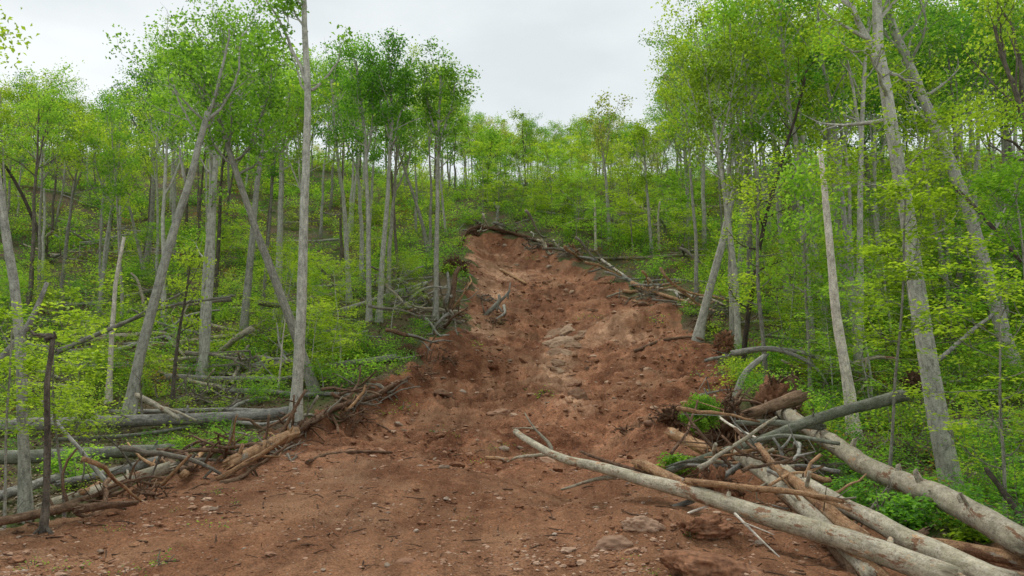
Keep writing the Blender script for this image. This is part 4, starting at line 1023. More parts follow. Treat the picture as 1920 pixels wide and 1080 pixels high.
log('fallen_log', 'muddy brown log at the bottom right corner, lowest of the pile', 'log', [(1680, 1030), (1760, 1048), (1840, 1068), (1940, 1092)], 22, 30, 'wood_brown', 9.9, 8.4, seed=127, bump=.16)
log('broken_log', 'short stubby brown log piece beside the light grey lichen-spotted log', 'log', [(1702, 1012), (1720, 1003), (1735, 996)], 12, 13, 'wood_brown', 9.8, 9.9, seed=129)
log('fallen_log', 'brown log in shadow between the blunt white-ended log and the crooked tan log', 'log', [(1440, 905), (1480, 935), (1530, 985), (1580, 1040), (1610, 1080)], 18, 28, 'wood_brown', 12.8, 9.2, seed=131, bump=.15)
log('fallen_log', 'tan log end jutting out below the long grey log at the bottom', 'log', [(1560, 1005), (1600, 1035), (1650, 1075), (1670, 1095)], 24, 26, 'wood_tan', 10.0, 8.7, seed=133, bump=.15)
log('fallen_branch', 'thin grey stick pointing from the pile toward the round boulder', 'branch', [(1225, 965), (1260, 952), (1300, 938)], 9, 11, 'log_grey', 12.6, 12.2, seed=135)
log('fallen_branch', 'bleached forked stick hanging from the long grey log over bare soil', 'branch', [(1378, 963), (1400, 985), (1430, 1015), (1462, 1045)], 5, 3, 'wood_white', 10.8, 9.8, arms=[([(1395, 980), (1420, 990), (1452, 1003)], 3, 1.5, 10.5, 10.2)], seed=137, jag=0)
log('fallen_branch', 'thin curved pale stick beside the soil clod below the long grey log', 'branch', [(1265, 975), (1285, 965), (1310, 955), (1338, 945)], 7, 4, 'wood_white', 11.9, 11.6, seed=139, jag=0)
log('fallen_branch', 'bundle-like dark stick lying along the top of the long grey log', 'branch', [(1088, 846), (1130, 864), (1175, 878), (1225, 892)], 5, 8, 'root', 14.9, 13.2, seed=141)
log('fallen_branch', 'grey dead branch slanting down behind the blunt white-ended log', 'branch', [(1340, 905), (1370, 885), (1400, 862), (1425, 835)], 11, 8, 'log_grey', 13.6, 14.6, seed=143)
log('fallen_branch', 'thin pale stick leaning across the root ball', 'branch', [(1340, 775), (1375, 800), (1425, 825)], 5, 4, 'wood_white', 19.0, 16.4, seed=145, jag=0)
log('fallen_branch', 'upright grey fork sticking out of the pile under the mossy trunk', 'branch', [(1468, 860), (1462, 838), (1450, 822)], 7, 5, 'log_grey', 14.0, 14.2, arms=[([(1464, 842), (1478, 828), (1484, 815)], 5, 3, 14.0, 14.2)], seed=147)
log('fallen_branch', 'bent grey stub leaning right beside the root ball', 'branch', [(1376, 755), (1388, 712), (1402, 692), (1420, 675), (1434, 667)], 13, 10, 'log_grey', 26.5, 27.0, seed=149)
log('fallen_branch', 'long arching dead branch with several tips behind the bent grey stub', 'branch', [(1372, 664), (1410, 655), (1445, 652), (1500, 668), (1538, 695), (1556, 730)], 13, 3, 'log_grey', 29.5, 27.5,
    arms=[([(1445, 652), (1500, 660), (1560, 682), (1620, 702), (1680, 738)], 8, 3, 29, 28), ([(1500, 662), (1540, 656), (1580, 672), (1630, 690)], 5, 2, 29, 29)], twigs=5, seed=151)
log('fallen_branch', 'grey dead branch lying in the green behind the big leaning trunk', 'branch', [(1740, 690), (1800, 640), (1850, 600), (1870, 580)], 9, 6, 'log_grey', 24, 27, seed=153)
log('fallen_branch', 'dark stem leaning in the lower right green near the picture edge', 'branch', [(1850, 880), (1885, 925), (1930, 990)], 9, 12, 'bark_dark', 14, 11, seed=155)
log('fallen_branch', 'long dark branch slanting down right through the upper right leaves', 'branch', [(1790, 350), (1840, 400), (1880, 450), (1915, 490)], 7, 8, 'bark_dark', 24, 22, seed=157, twigs=2)

log('fallen_branch', 'grey dead limb leaning up from the left picture edge behind the dark brown pole', 'branch', [(-20, 695), (20, 655), (50, 622), (68, 580), (88, 530)], 15, 7, 'log_grey', 15.0, 15.6, seed=159, jag=.6)
# left of the soil
log('fallen_log', 'longest pale grey trunk lying level in the green beside the pale forked tree', 'log', [(-30, 812), (60, 806), (150, 803), (240, 800), (330, 797), (420, 792), (480, 787), (540, 780)], 27, 18, 'log_grey', seed=161, bump=.08, sides=16,
    arms=[([(420, 790), (470, 775), (530, 772)], 9, 5), ([(440, 795), (490, 800), (540, 790)], 8, 4)], twigs=5)
log('fallen_log', 'dark grey trunk lying level at the left with a pale cut end', 'log', [(-30, 872), (60, 868), (200, 861), (320, 855)], 26, 21, 'log_moss', seed=163, bump=.06, sides=16)
log('fallen_log', 'slim pale log slanting up right, upper of the two beside the soil edge', 'log', [(108, 922), (200, 901), (300, 876)], 13, 16, 'log_grey', seed=165, twigs=3)
log('fallen_log', 'grey log slanting up right along the soil edge, lower of the two', 'log', [(78, 970), (160, 944), (235, 918), (312, 892)], 22, 21, 'log_pale', seed=167, bump=.09)
log('fallen_log', 'dim grey log half hidden in leaves at the left picture edge', 'log', [(-30, 955), (30, 935), (120, 908)], 20, 14, 'log_grey', seed=169)
log('fallen_log', 'brown barkless log resting on the soil bank left of the middle', 'log', [(432, 884), (470, 866), (510, 846), (552, 822)], 25, 20, 'wood_tan', seed=171, bump=.12, jag=1.3)
log('uprooted_root', 'long winding brown root running up the bank from the barkless log', 'root', [(545, 826), (585, 800), (620, 777), (660, 764), (700, 752), (735, 732), (766, 716)], 18, 7, 'root', seed=173, bump=.15,
    arms=[([(640, 770), (668, 750), (690, 730), (694, 724)], 9, 5), ([(620, 780), (632, 800), (634, 815)], 7, 4), ([(560, 815), (590, 795), (605, 780)], 8, 5)])
log('broken_log', 'flat broken plank-like brown log above the bank at left', 'log', [(380, 847), (415, 847), (455, 852)], 13, 11, 'wood_brown', seed=175, jag=1.5)
log('broken_log', 'short brown log lying against the end of the slim pale log', 'log', [(294, 872), (320, 884), (352, 898)], 12, 15, 'wood_brown', seed=177, jag=1.3)
log('uprooted_root', 'tan forked root standing out of the bank beside the short brown log', 'root', [(342, 908), (362, 885), (376, 865), (388, 848)], 14, 8, 'wood_tan', seed=179, bump=.2)
log('uprooted_root', 'muddy root-like log at the bottom left corner of the soil', 'root', [(-20, 1003), (40, 992), (90, 980), (140, 967)], 17, 19, 'wood_brown', seed=181, bump=.2)
log('uprooted_root', 'knotty brown root mass lying along the soil edge right of the dark pole', 'root', [(145, 978), (180, 970), (220, 968), (255, 962)], 16, 9, 'root', seed=183, bump=.3)
log('fallen_branch', 'pale forked branch lying in front of the pale forked tree', 'branch', [(258, 742), (280, 752), (305, 766), (335, 785)], 11, 7, 'log_pale', 25.5, 24.5, arms=[([(300, 763), (335, 772), (368, 788)], 6, 4, 25, 24.5)], seed=185)
log('fallen_branch', 'thin bare stick leaning down right across the dark cut-end trunk', 'branch', [(78, 752), (110, 800), (150, 838), (180, 885), (220, 926)], 6, 9, 'log_grey', 16.0, 15.8, arms=[([(155, 845), (160, 880), (152, 905)], 4, 3, 15.7, 16.0)], seed=187)
log('fallen_branch', 'long thin dead trunk leaning up right through the trees at left', 'branch', [(108, 660), (180, 628), (240, 602), (300, 578), (350, 566), (400, 560), (440, 554)], 10, 4, 'bark_mid', 29, 31, arms=[([(232, 606), (290, 575), (350, 545)], 6, 3, 29.5, 30)], seed=189)
log('fallen_log', 'pale log lying level in the green, ending at the dark root plate', 'log', [(560, 694), (620, 687), (680, 680), (742, 672)], 8, 13, 'log_grey', seed=191)
log('fallen_log', 'curved grey branch propped up behind the tall straight trunk', 'branch', [(478, 710), (510, 690), (540, 675), (552, 668)], 9, 6, 'log_grey', seed=193, twigs=4)
log('fallen_log', 'dead grey log slanting behind the two close slender trunks', 'log', [(640, 583), (690, 568), (740, 550), (800, 532)], 9, 7, 'log_grey', seed=195, twigs=6)
log('fallen_branch', 'arched grey branch above the tangle at the left rim of the slide', 'branch', [(770, 560), (785, 545), (808, 535), (838, 540)], 5, 3, 'log_grey', 43, 43, seed=197, twigs=3)
for k, (pth, w0, w1, mt, lab) in enumerate([
    ([(60, 398), (82, 412), (106, 424)], 6, 5, 'log_pale', 'short pale log on the far left slope'),
    ([(75, 415), (110, 410), (150, 428)], 4, 3, 'log_grey', 'thin grey branch beside the short pale log on the far left slope'),
    ([(100, 482), (140, 470), (190, 452), (225, 446)], 5, 4, 'log_grey', 'grey log amid brush on the left slope below the slim dark-stemmed tree'),
    ([(110, 605), (160, 606), (215, 604)], 8, 7, 'log_grey', 'level grey log low on the left slope behind the broken pale pole'),
    ([(150, 668), (200, 664), (280, 640), (330, 628)], 9, 6, 'log_grey', 'mossy grey log slanting up right behind the pale forked tree'),
    ([(140, 685), (220, 692), (330, 706), (420, 712)], 6, 4, 'log_grey', 'thin long pole lying behind the twin pale trunk'),
    ([(270, 690), (350, 716), (440, 730)], 5, 4, 'log_grey', 'thin grey pole lying across the thin long pole'),
    ([(205, 775), (300, 773), (420, 771), (545, 776)], 8, 8, 'log_grey', 'slim level pole just behind the longest pale trunk'),
    ([(100, 828), (200, 824), (300, 812), (380, 800)], 9, 5, 'log_moss', 'slim dark pole just in front of the longest pale trunk'),
    ([(430, 768), (470, 752), (505, 748)], 8, 6, 'log_grey', 'short raised grey branch at the end of the longest pale trunk'),
    ([(360, 572), (372, 560), (395, 585)], 5, 4, 'log_pale', 'broken pale branch hanging at the foot of the twin trunk'),
    ([(590, 660), (640, 640), (690, 622)], 6, 5, 'log_grey', 'grey branch half hidden right of the slanting trunk'),
    ([(1100, 486), (1150, 485), (1220, 483), (1290, 478), (1345, 482)], 5, 4, 'log_pale', 'long thin pale trunk lying level on the slope right of the slide'),
    ([(1128, 488), (1160, 510), (1190, 535)], 5, 3, 'wood_white', 'pale branch slanting down to the right rim of the slide'),
    ([(1185, 532), (1220, 548), (1260, 560), (1310, 574), (1358, 592)], 9, 5, 'wood_tan', 'tan log lying along the right rim of the slide'),
    ([(1222, 540), (1280, 552), (1330, 562), (1362, 574)], 7, 4, 'log_pale', 'pale log above the tan rim log'),
    ([(1205, 530), (1260, 525), (1330, 532)], 4, 3, 'log_grey', 'thin grey branch highest in the rim brush'),
    ([(1330, 555), (1370, 560), (1410, 580)], 5, 3, 'log_grey', 'grey branch behind the leaning rim trunk'),
    ([(1185, 565), (1200, 570), (1218, 572)], 5, 4, 'wood_tan', 'short tan splinter on the soil under the right rim'),
    ([(938, 507), (960, 518), (986, 533)], 6, 5, 'wood_tan', 'pale stick lying alone high on the bare slope'),
    ([(945, 575), (948, 590), (930, 600)], 6, 4, 'log_grey', 'grey branch stub beside the dark broken stump on the slope'),
    ([(985, 366), (1010, 378), (1040, 392)], 4, 3, 'log_grey', 'grey fallen trunk above the head of the slide'),
    ([(1242, 398), (1258, 412), (1268, 425)], 4, 3, 'log_grey', 'short pale leaning log right of the hooked pole'),
    ([(1190, 660), (1240, 640), (1300, 632), (1318, 640)], 6, 5, 'root', 'long brown root trailing over the soil to the leaning rim trunk'),
    ([(870, 545), (885, 530), (880, 520)], 4, 3, 'wood_tan', 'curved tan root at the left rim beside the torn stump'),
    ([(575, 872), (600, 858), (660, 850), (735, 852)], 8, 5, 'root', 'grey-brown root lying at the foot of the left bank'),
    ([(700, 795), (730, 808), (745, 825)], 4, 3, 'root', 'thin root hanging from the left bank'),
    ([(910, 862), (930, 862), (952, 866)], 7, 8, 'wood_tan', 'short tan stub on the soil left of the forked log tip')]):
    log('fallen_log' if 'log' in lab or 'trunk' in lab.split(' lying')[0] else 'fallen_branch', lab, 'log' if 'log' in lab else 'branch', pth, w0, w1, mt, seed=300 + k, step=.35, twigs=(3 if k % 3 == 0 and 'grey' in lab else 0), jag=.6, sides=10, bump=.08)

log('turf_lip', 'ragged dark lip of torn turf curving along the head of the slide', 'turf lip', [(864, 462), (868, 445), (880, 431), (900, 426), (930, 430), (965, 440), (1000, 449), (1035, 464)], 8, 6, 'turf', seed=198, bump=.55, jag=.5, twigs=9)
# loose sticks and roots along the edges and through the pile
def sticks(n, pl, spread, lens, mats, group, label, cat, seed, depth=None, name='broken_stick', bias=(0, 0), lift=.25):
    rng = np.random.default_rng(seed); pl = np.array(pl, float)
    for k in range(n):
        f = rng.random() * (len(pl) - 1.001); i = int(f); u = f - i
        c = pl[i] * (1 - u) + pl[i + 1] * u; px, py = c[0] + rng.normal() * spread, c[1] + rng.normal() * spread * .6
        q = hit(px, py) if depth is None else at(px, py, depth[i] * (1 - u) + depth[i + 1] * u)
        L = rng.uniform(*lens); d = unit(np.array([rng.normal() + bias[0], rng.normal() * .7, rng.normal() * .35 + bias[1]])); r = L * rng.uniform(.012, .03) + q[1] * .0006
        m = 8; P = [np.zeros(3)]
        for j in range(m): d = unit(d + rng.normal(size=3) * .16); P.append(P[-1] + d * L / m)
        P = np.array(P) - np.array(P)[m // 2]; P += np.array([0, 0, r + L * lift * rng.random()])
        if depth is None: P[:, 2] = np.maximum(P[:, 2], height(P[:, 0] + q[0], P[:, 1] + q[1], False) - q[2] + r * .3)
        mb = MB(); mb.tube(P, np.linspace(r, r * .45, len(P)), 7, .15, seed + k, jag=.8)
        for s in range(int(rng.integers(0, 4))):
            j = int(rng.integers(3, m)); mb.tube([P[j], P[j] + rng.normal(size=3) * L * .10, P[j] + rng.normal(size=3) * L * .2], [r * .5, r * .35, .005], 4, cap=False)
        o = mb.build(name, M[mats[int(rng.integers(len(mats)))]], origin=(0, 0, 0)); o.location = q
        tag(o, label, cat, group)
sticks(34, [(1290, 840), (1360, 850), (1430, 880), (1500, 915), (1560, 950)], 30, (.5, 2.0), ['wood_tan', 'log_grey', 'wood_brown', 'root', 'log_pale'], 'splintered sticks in the log pile', 'splintered stick jammed among the crossed logs of the pile', 'stick', 901, (15.5, 14.5, 13.6, 12.2, 11.2))
sticks(18, [(1300, 790), (1380, 770), (1480, 745)], 24, (.5, 1.8), ['root', 'wood_brown', 'log_grey'], 'torn roots on the bank above the pile', 'torn root or stick on the bank above the log pile', 'root', 903, None, 'torn_root')
sticks(76, [(60, 1000), (200, 955), (330, 895), (440, 865), (540, 825), (600, 790), (660, 765), (740, 735)], 23, (.4, 2.1), ['root', 'wood_brown', 'twig', 'wood_tan'], 'torn roots along the left soil edge', 'torn root lying along the left edge of the bare soil', 'root', 905, None, 'torn_root', (.5, .2))
sticks(34, [(1000, 452), (1090, 485), (1180, 535), (1260, 565), (1350, 595)], 14, (1.2, 4.5), ['log_grey', 'twig', 'log_pale', 'wood_tan'], 'dead branches along the right rim', 'dead branch heaped along the right rim of the slide', 'branch', 907, None, 'dead_branch', (.6, -.1))
sticks(22, [(872, 500), (860, 550), (840, 600), (800, 650), (760, 690)], 13, (.8, 3.2), ['log_grey', 'twig', 'root'], 'dead branches along the left rim', 'dead branch or root hanging along the left rim of the slide', 'branch', 909, None, 'dead_branch')
sticks(16, [(868, 440), (900, 424), (940, 434), (1000, 450)], 8, (1.0, 3.0), ['log_grey', 'twig', 'root', 'wood_white'], 'dead branches at the head of the slide', 'dead branch hanging over the head of the slide', 'branch', 911, None, 'dead_branch')
sticks(26, [(740, 550), (780, 560), (800, 600)], 26, (1.2, 3.8), ['log_grey', 'twig', 'log_pale'], 'grey branches in the tangle at the rim', 'bare grey branch in the tangle beside the lone slender rim tree', 'branch', 913, None, 'dead_branch')
sticks(60, [(80, 470), (180, 450), (240, 470), (300, 600), (420, 720), (520, 700), (640, 560)], 46, (1.2, 5.0), ['log_grey', 'twig', 'log_pale'], 'grey deadwood on the left slope', 'bare grey branch lying in the deadwood on the left slope', 'branch', 915, None, 'dead_branch')
sticks(26, [(1080, 400), (1180, 420), (1280, 430), (1320, 470), (1330, 540)], 26, (1.5, 4.5), ['log_grey', 'twig', 'log_pale'], 'grey deadwood right of the slide head', 'bare grey branch lying on the slope right of the slide head', 'branch', 917, None, 'dead_branch')
sticks(20, [(1420, 690), (1500, 690), (1600, 730), (1750, 760)], 30, (.8, 3.0), ['log_grey', 'twig', 'log_pale'], 'deadwood in the right-hand wood', 'bare grey branch lying in the green behind the log pile', 'branch', 919, None, 'dead_branch')

# more dead wood on the floor of the wood
def scatter_logs(n, pxr, tr, zone, seed):
    rng = np.random.default_rng(seed); k = 0; tries = 0
    while k < n and tries < 3000:
        tries += 1
        px = rng.uniform(*pxr); t = math.exp(rng.uniform(math.log(tr[0]), math.log(tr[1])))
        x, y = (px - 960) / FPX * t, t
        if float(scar_d(np.array(x), np.array(y))) > -1.5: continue
        L = rng.uniform(3, 9); a = rng.normal() * 0.5 + (math.pi if rng.random() < .5 else 0)
        n_ = 10; q = np.linspace(-.5, .5, n_)[:, None]
        r = np.linspace(1, .5, n_) * rng.uniform(.06, .15)
        xy = np.array([x, y]) + q * L * np.array([math.cos(a), math.sin(a)]) + rng.normal(size=(n_, 2)) * 0.03
        if scar_d(xy[:, 0], xy[:, 1]).max() > 0.2: continue
        z = height(xy[:, 0], xy[:, 1], False); z = np.linspace(z[0], z[-1], n_) * .5 + z * .5 + r * 0.7 + rng.uniform(0, .35)
        P = np.concatenate([xy, z[:, None]], 1); b = P[n_ // 2].copy()
        mb = MB(); mb.tube(P - b, r, 9, .08, seed + k, jag=.8)
        for s in range(int(rng.integers(0, 6))):
            i = int(rng.integers(n_ // 2, n_ - 1)); grow_branch(mb, [], rng, P[i] - b, unit(rng.normal(size=3) + np.array([0, 0, .8])), rng.uniform(.4, 1.6), r[i] * .4, 0, 3, .1, True)
        pale = rng.random() < .4
        o = mb.build('fallen_log', M['log_pale' if pale else 'log_grey'], origin=(0, 0, 0)); o.location = b
        SCLOG.append((o, b, 'pale' if pale else 'grey', 'short' if L < 5 else 'long', zone)); k += 1
SCLOG = []
scatter_logs(58, (-50, 830), (30, 85), 'on the left slope', 401)
scatter_logs(26, (1330, 1960), (20, 70), 'in the right-hand wood', 403)
scatter_logs(24, (930, 1330), (70, 105), 'above the slide', 405)
_bk = {}
for o, b, c, l, zone in SCLOG:
    px, py, d = proj(b)
    best = min(HERO, key=lambda h: abs(h[0] - px) + 72 * abs(math.log(d / h[1])))
    side = 'left of' if px < best[0] - 25 else 'right of' if px > best[0] + 25 else 'behind' if d > best[1] else 'in front of'
    _bk.setdefault((c, l, side, best[2]), []).append((d, o, zone))
for (c, l, side, ref), lst in _bk.items():
    lst.sort(key=lambda a: a[0])
    for k, (d, o, zone) in enumerate(lst):
        tag(o, '%s%s %s fallen log %s the %s' % (ORD[k].strip() + '-nearest ' if k else '', l, c, side, ref), 'log', 'fallen logs ' + zone)

# ------------------------------------------------------------------ stones, clods, root balls
def ico(sub):
    t = (1 + 5 ** .5) / 2
    V = np.array([(-1, t, 0), (1, t, 0), (-1, -t, 0), (1, -t, 0), (0, -1, t), (0, 1, t), (0, -1, -t), (0, 1, -t), (t, 0, -1), (t, 0, 1), (-t, 0, -1), (-t, 0, 1)], float)
    F = [(0, 11, 5), (0, 5, 1), (0, 1, 7), (0, 7, 10), (0, 10, 11), (1, 5, 9), (5, 11, 4), (11, 10, 2), (10, 7, 6), (7, 1, 8), (3, 9, 4), (3, 4, 2), (3, 2, 6), (3, 6, 8), (3, 8, 9), (4, 9, 5), (2, 4, 11), (6, 2, 10), (8, 6, 7), (9, 8, 1)]
    V = [v / np.linalg.norm(v) for v in V]
    for _ in range(sub):
        mid = {}; G = []
        def m(a, b):
            k = (min(a, b), max(a, b))
            if k not in mid: mid[k] = len(V); V.append(unit(V[a] + V[b]))
            return mid[k]
        for a, b, c in F:
            d, e, f = m(a, b), m(b, c), m(c, a); G += [(a, d, f), (b, e, d), (c, f, e), (d, e, f)]
        F = G
    return np.array(V), np.array(F)
ICO = {k: ico(k) for k in (0, 1, 2, 3, 4)}
def rock_geo(rng, size, sub=3, cuts=7, rough=0.10, lump=0.22):
    V, F = ICO[sub]; V = V.copy(); s = rng.random() * 50
    V = V * (1 + lump * noise3(V[:, 0] * 1.3 + s, V[:, 1] * 1.3, V[:, 2] * 1.3, 5))[:, None]
    for _ in range(cuts):
        n = unit(rng.normal(size=3)); d = rng.uniform(.62, .92)
        over = np.maximum(V @ n - d, 0); V = V - over[:, None] * n * 0.92
    V = V * (1 + rough * noise3(V[:, 0] * 4 + s, V[:, 1] * 4, V[:, 2] * 4, 6) + rough * .5 * noise3(V[:, 0] * 10 + s, V[:, 1] * 10, V[:, 2] * 10, 7))[:, None]
    return V * np.asarray(size), F
def rock(label, px, py, wpx, hf, mat, seed, cat='rock', name='rock', group=None, sub=3, lump=.22, rough=.14, cuts=7, df=.8, sunk=.46, smooth=True):
    rng = np.random.default_rng(seed); q = hit(px, py + wpx * hf * .3); r = wpx / 2 / FPX * q[1]
    V, F = rock_geo(rng, (r, r * df, r * hf), sub, cuts, rough, lump)
    mb = MB(); mb.add(V, F, None, rng.random())
    o = mb.build(name, M[mat], origin=(0, 0, 0), smooth=smooth); o.location = q + np.array([0, 0, r * hf * (1 - 2 * sunk) * .7]); o.rotation_euler = (rng.normal() * .1, rng.normal() * .12, rng.normal() * .3)
    return tag(o, label, cat, group)
rock('rounded tan boulder lying below the thin grey stick at the lower middle', 1206, 976, 70, .6, 'rock_soil', 1, 'boulder', 'boulder', sub=4, cuts=3)
rock('angular tan stone left of the rounded boulder', 1158, 1014, 78, .5, 'rock_soil', 2, cuts=9)
rock('big clod of brown soil with roots under the long grey log', 1318, 985, 104, .42, 'soil', 3, 'soil clod', 'soil_clod', sub=4, rough=.28, lump=.4)
rock('largest soil-covered mound of rock at the bottom, below the root clod', 1325, 1050, 190, .36, 'soil', 4, 'soil clod', 'soil_clod', sub=4, rough=.12, lump=.3, cuts=8)
rock('low grey layered slab in the soil mound at the bottom', 1370, 1068, 80, .22, 'rock_grey', 5, cuts=9)
rock('reddish boulder half buried right of the middle, above the forked log tip', 1085, 738, 48, .8, 'rock_soil', 8, 'boulder', 'boulder', cuts=8)
rock('flat pale stone on top of the reddish boulder', 1078, 716, 34, .4, 'rock_tan', 9)
rock('broad flat reddish stone in the soil at left of the gully', 829, 734, 44, .4, 'rock_soil', 10, cuts=8)
rock('flat tan ledge stone in the middle, left of the reddish boulder', 935, 771, 44, .35, 'rock_tan', 11, cuts=9)
rock('smaller flat stone right of the tan ledge stone', 966, 778, 26, .4, 'rock_tan', 12, cuts=9)
rock('grey angular stone near the top of the bare slope', 947, 459, 11, .6, 'rock_grey', 13, cuts=9)
rock('grey angular stone high on the slope beside the pale stick', 969, 496, 12, .6, 'rock_grey', 14, cuts=9)
rock('pale stone in the rubble right of the upper slope', 1030, 498, 12, .6, 'rock_grey', 15)
for k, (px, py, w, lab) in enumerate([(1053, 534, 13, 'upper left stone'), (1066, 531, 11, 'upper right stone'), (1060, 543, 12, 'lower left stone'), (1072, 546, 11, 'lower right stone')]):
    rock(lab + ' of the four pinkish boulders clustered on the upper slope', px, py, w, .7, 'rock_tan', 20 + k, 'boulder', 'boulder', 'four pinkish boulders')
rock('lone pale boulder below the cluster of four pinkish boulders', 1052, 579, 13, .75, 'rock_tan', 25, 'boulder', 'boulder')
rock('standing tan stone under the right rim brush', 1173, 565, 12, 1.1, 'rock_tan', 26)
rock('pale stone between the bedrock wedge and the right rim', 1110, 580, 24, .5, 'rock_tan', 27)
for k, (px, py, w, h_, mt, lab) in enumerate([
    (388, 934, 22, .4, 'rock_tan', 'flat pinkish stone on the soil below the brown barkless log'), (560, 1012, 18, .6, 'rock_grey', 'pale rounded stone left of bottom middle'), (340, 1003, 20, .5, 'rock_tan', 'tan stone at lower left of the bare soil'),
    (189, 1032, 16, .4, 'rock_grey', 'flat grey stone near the lower left weeds'), (115, 1075, 26, .5, 'rock_tan', 'tan stone cut by the bottom edge at left'), (765, 1050, 50, .3, 'rock_tan', 'low pale slab pressed in the soil at bottom middle'),
    (836, 933, 12, .6, 'rock_grey', 'small white stone right of the middle of the soil mound'), (850, 977, 16, .35, 'rock_grey', 'flat grey flake on the soil mound'), (727, 1058, 14, .8, 'rock_grey', 'upright pale stone at bottom middle'),
    (795, 1025, 10, .6, 'rock_grey', 'small round white stone above the pale slab'), (698, 855, 18, .5, 'rock_tan', 'tan stone under the left bank root'), (722, 875, 26, .35, 'rock_tan', 'flat pinkish stone near the crest of the soil mound'),
    (880, 850, 18, .6, 'rock_tan', 'tan stone in the gully behind the mound crest'), (945, 838, 20, .6, 'rock_grey', 'weathered grey stone beside the forked log tip'), (935, 826, 14, .6, 'rock_tan', 'tan stone just above the weathered grey stone'),
    (868, 732, 16, .4, 'rock_grey', 'pale flat stone right of the broad reddish one'), (910, 757, 14, .4, 'rock_grey', 'pale flake above the tan ledge stone'), (1218, 790, 24, .5, 'rock_soil', 'earth-stained block left of the round green bush'),
    (1115, 760, 16, .5, 'rock_tan', 'tan stone right of the reddish boulder'), (1140, 715, 14, .6, 'rock_tan', 'tan stone on the slope right of the flat pale stone'), (1000, 725, 16, .5, 'rock_tan', 'tan stone left of the flat pale stone'),
    (955, 675, 12, .5, 'rock_grey', 'pale stone left of the bedrock wedge'), (918, 676, 14, .4, 'rock_grey', 'white flake in the dark soil of the left gully'), (1188, 640, 14, .5, 'rock_tan', 'tan stone below the right ledge'),
    (1215, 690, 16, .5, 'rock_tan', 'tan stone above the right bank'), (600, 905, 14, .4, 'rock_tan', 'flat tan stone left of the mound crest'), (640, 990, 12, .5, 'rock_grey', 'pale chip left of the low pale slab'),
    (470, 965, 14, .4, 'rock_tan', 'pinkish flake at left on the mound'), (905, 1045, 14, .5, 'rock_tan', 'tan stone right of bottom middle'), (1040, 1000, 12, .5, 'rock_grey', 'grey chip on the soil left of the angular tan stone')]):
    rock(lab, px, py, w, h_, mt, 40 + k, sub=2, cuts=9)

def bedrock():
    # ledges of shale laid bare by the slide: overlapping broken slabs bedded along the slope
    rng = np.random.default_rng(137); mb = MB(); c = hit(1052, 655)
    for px, py, w in ((1040, 628, 40), (1062, 625, 44), (1080, 634, 30), (1034, 646, 34), (1056, 645, 46), (1076, 650, 30), (1040, 664, 34), (1060, 665, 32), (1046, 680, 28), (1038, 692, 20), (1050, 695, 15), (1066, 615, 24), (1092, 624, 18), (1028, 634, 18)):
        g = hit(px, py); r = w / 2 / FPX * g[1]; e = .5
        nx = (ground(g[0] - e, g[1]) - ground(g[0] + e, g[1])) / (2 * e); ny = (ground(g[0], g[1] - e) - ground(g[0], g[1] + e)) / (2 * e)
        n = unit(np.array([nx + rng.normal() * .12, ny + rng.normal() * .12, 1])); u = unit(np.cross(np.array([0, 1.0, 0]), n)); a = rng.normal() * .5; v = np.cross(n, u)
        u, v = u * math.cos(a) + v * math.sin(a), v * math.cos(a) - u * math.sin(a)
        V, F = rock_geo(rng, (r * 1.15, r * rng.uniform(1.0, 1.7), r * rng.uniform(.35, .55)), 3, 12, .10, .25)
        mb.add(V[:, :1] * u + V[:, 1:2] * v + V[:, 2:] * n + g - c + n * r * .06, F, None, rng.uniform(.05, .5))
    o = mb.build('bedrock_outcrop', M['rock_pale'], origin=(0, 0, 0), smooth=False); o.location = c
    tag(o, 'tan wedge of bare layered bedrock in the middle of the slide', 'bedrock')
bedrock()

def root_wad(label, px, py, wpx, t, nroots, seed, face=(0, -1, .3), soilm='soil', rlen=.9, cat='root ball', rmat='root', squash=.55):
    rng = np.random.default_rng(seed); q = hit(px, py) if t is None else at(px, py, t); r = wpx / 2 / FPX * q[1]
    root = thing('root_ball', label, cat, q - np.array([0, 0, r]))
    V, F = rock_geo(rng, (r * .72, r * squash * .8, r * .72), 4, 0, .5, .55)
    mb = MB(); mb.add(V + np.array([0, 0, r * .8]), F); mb.build('soil_clump', M[soilm], root)
    fc = unit(np.array(face, float))
    for k in range(int(nroots * 1.3)):
        a = rng.random() * 6.28; d = unit(np.array([math.cos(a), 0, math.sin(a)]) + fc * rng.uniform(.1, .8))
        b = MB(); P = [np.array([0, 0, r]) + d * r * .45]; L = r * rng.uniform(.6, 1.3) * rlen; dd = d
        for j in range(7):
            dd = unit(dd + rng.normal(size=3) * .38 + np.array([0, 0, -.08])); P.append(P[-1] + dd * L / 7 * 1.3)
        rr = rng.uniform(.03, .10) * r
        b.tube(P, np.linspace(rr, rr * .2, 8), 6, .15, seed + k)
        for s in range(3):
            i = int(rng.integers(2, 7)); b.tube([P[i], P[i] + rng.normal(size=3) * L * .16, P[i] + rng.normal(size=3) * L * .3], [rr * .35, rr * .2, .004], 4, cap=False)
        b.build('root', M[rmat], root)
    return root
root_wad('red-brown root ball with torn roots at the head of the thickest grey log', 1445, 752, 104, 22.5, 14, 501)
root_wad('dark shaggy root mass below the bent grey stub', 1352, 790, 90, 20.0, 16, 503, soilm='turf')
root_wad('upturned root plate with hanging roots at the foot of the leaning rim trunk', 1358, 642, 42, 34, 12, 505)
root_wad('torn root ball half buried in the bank at the left rim', 690, 770, 70, 30.0, 12, 507, squash=.7)
root_wad('dark round root plate at the end of the pale level log', 762, 664, 38, 36.5, 10, 509, soilm='turf')
root_wad('dark overhanging root plate on the left rim beside the lone slender tree', 856, 500, 48, 53.5, 12, 511, rlen=.8, soilm='turf')
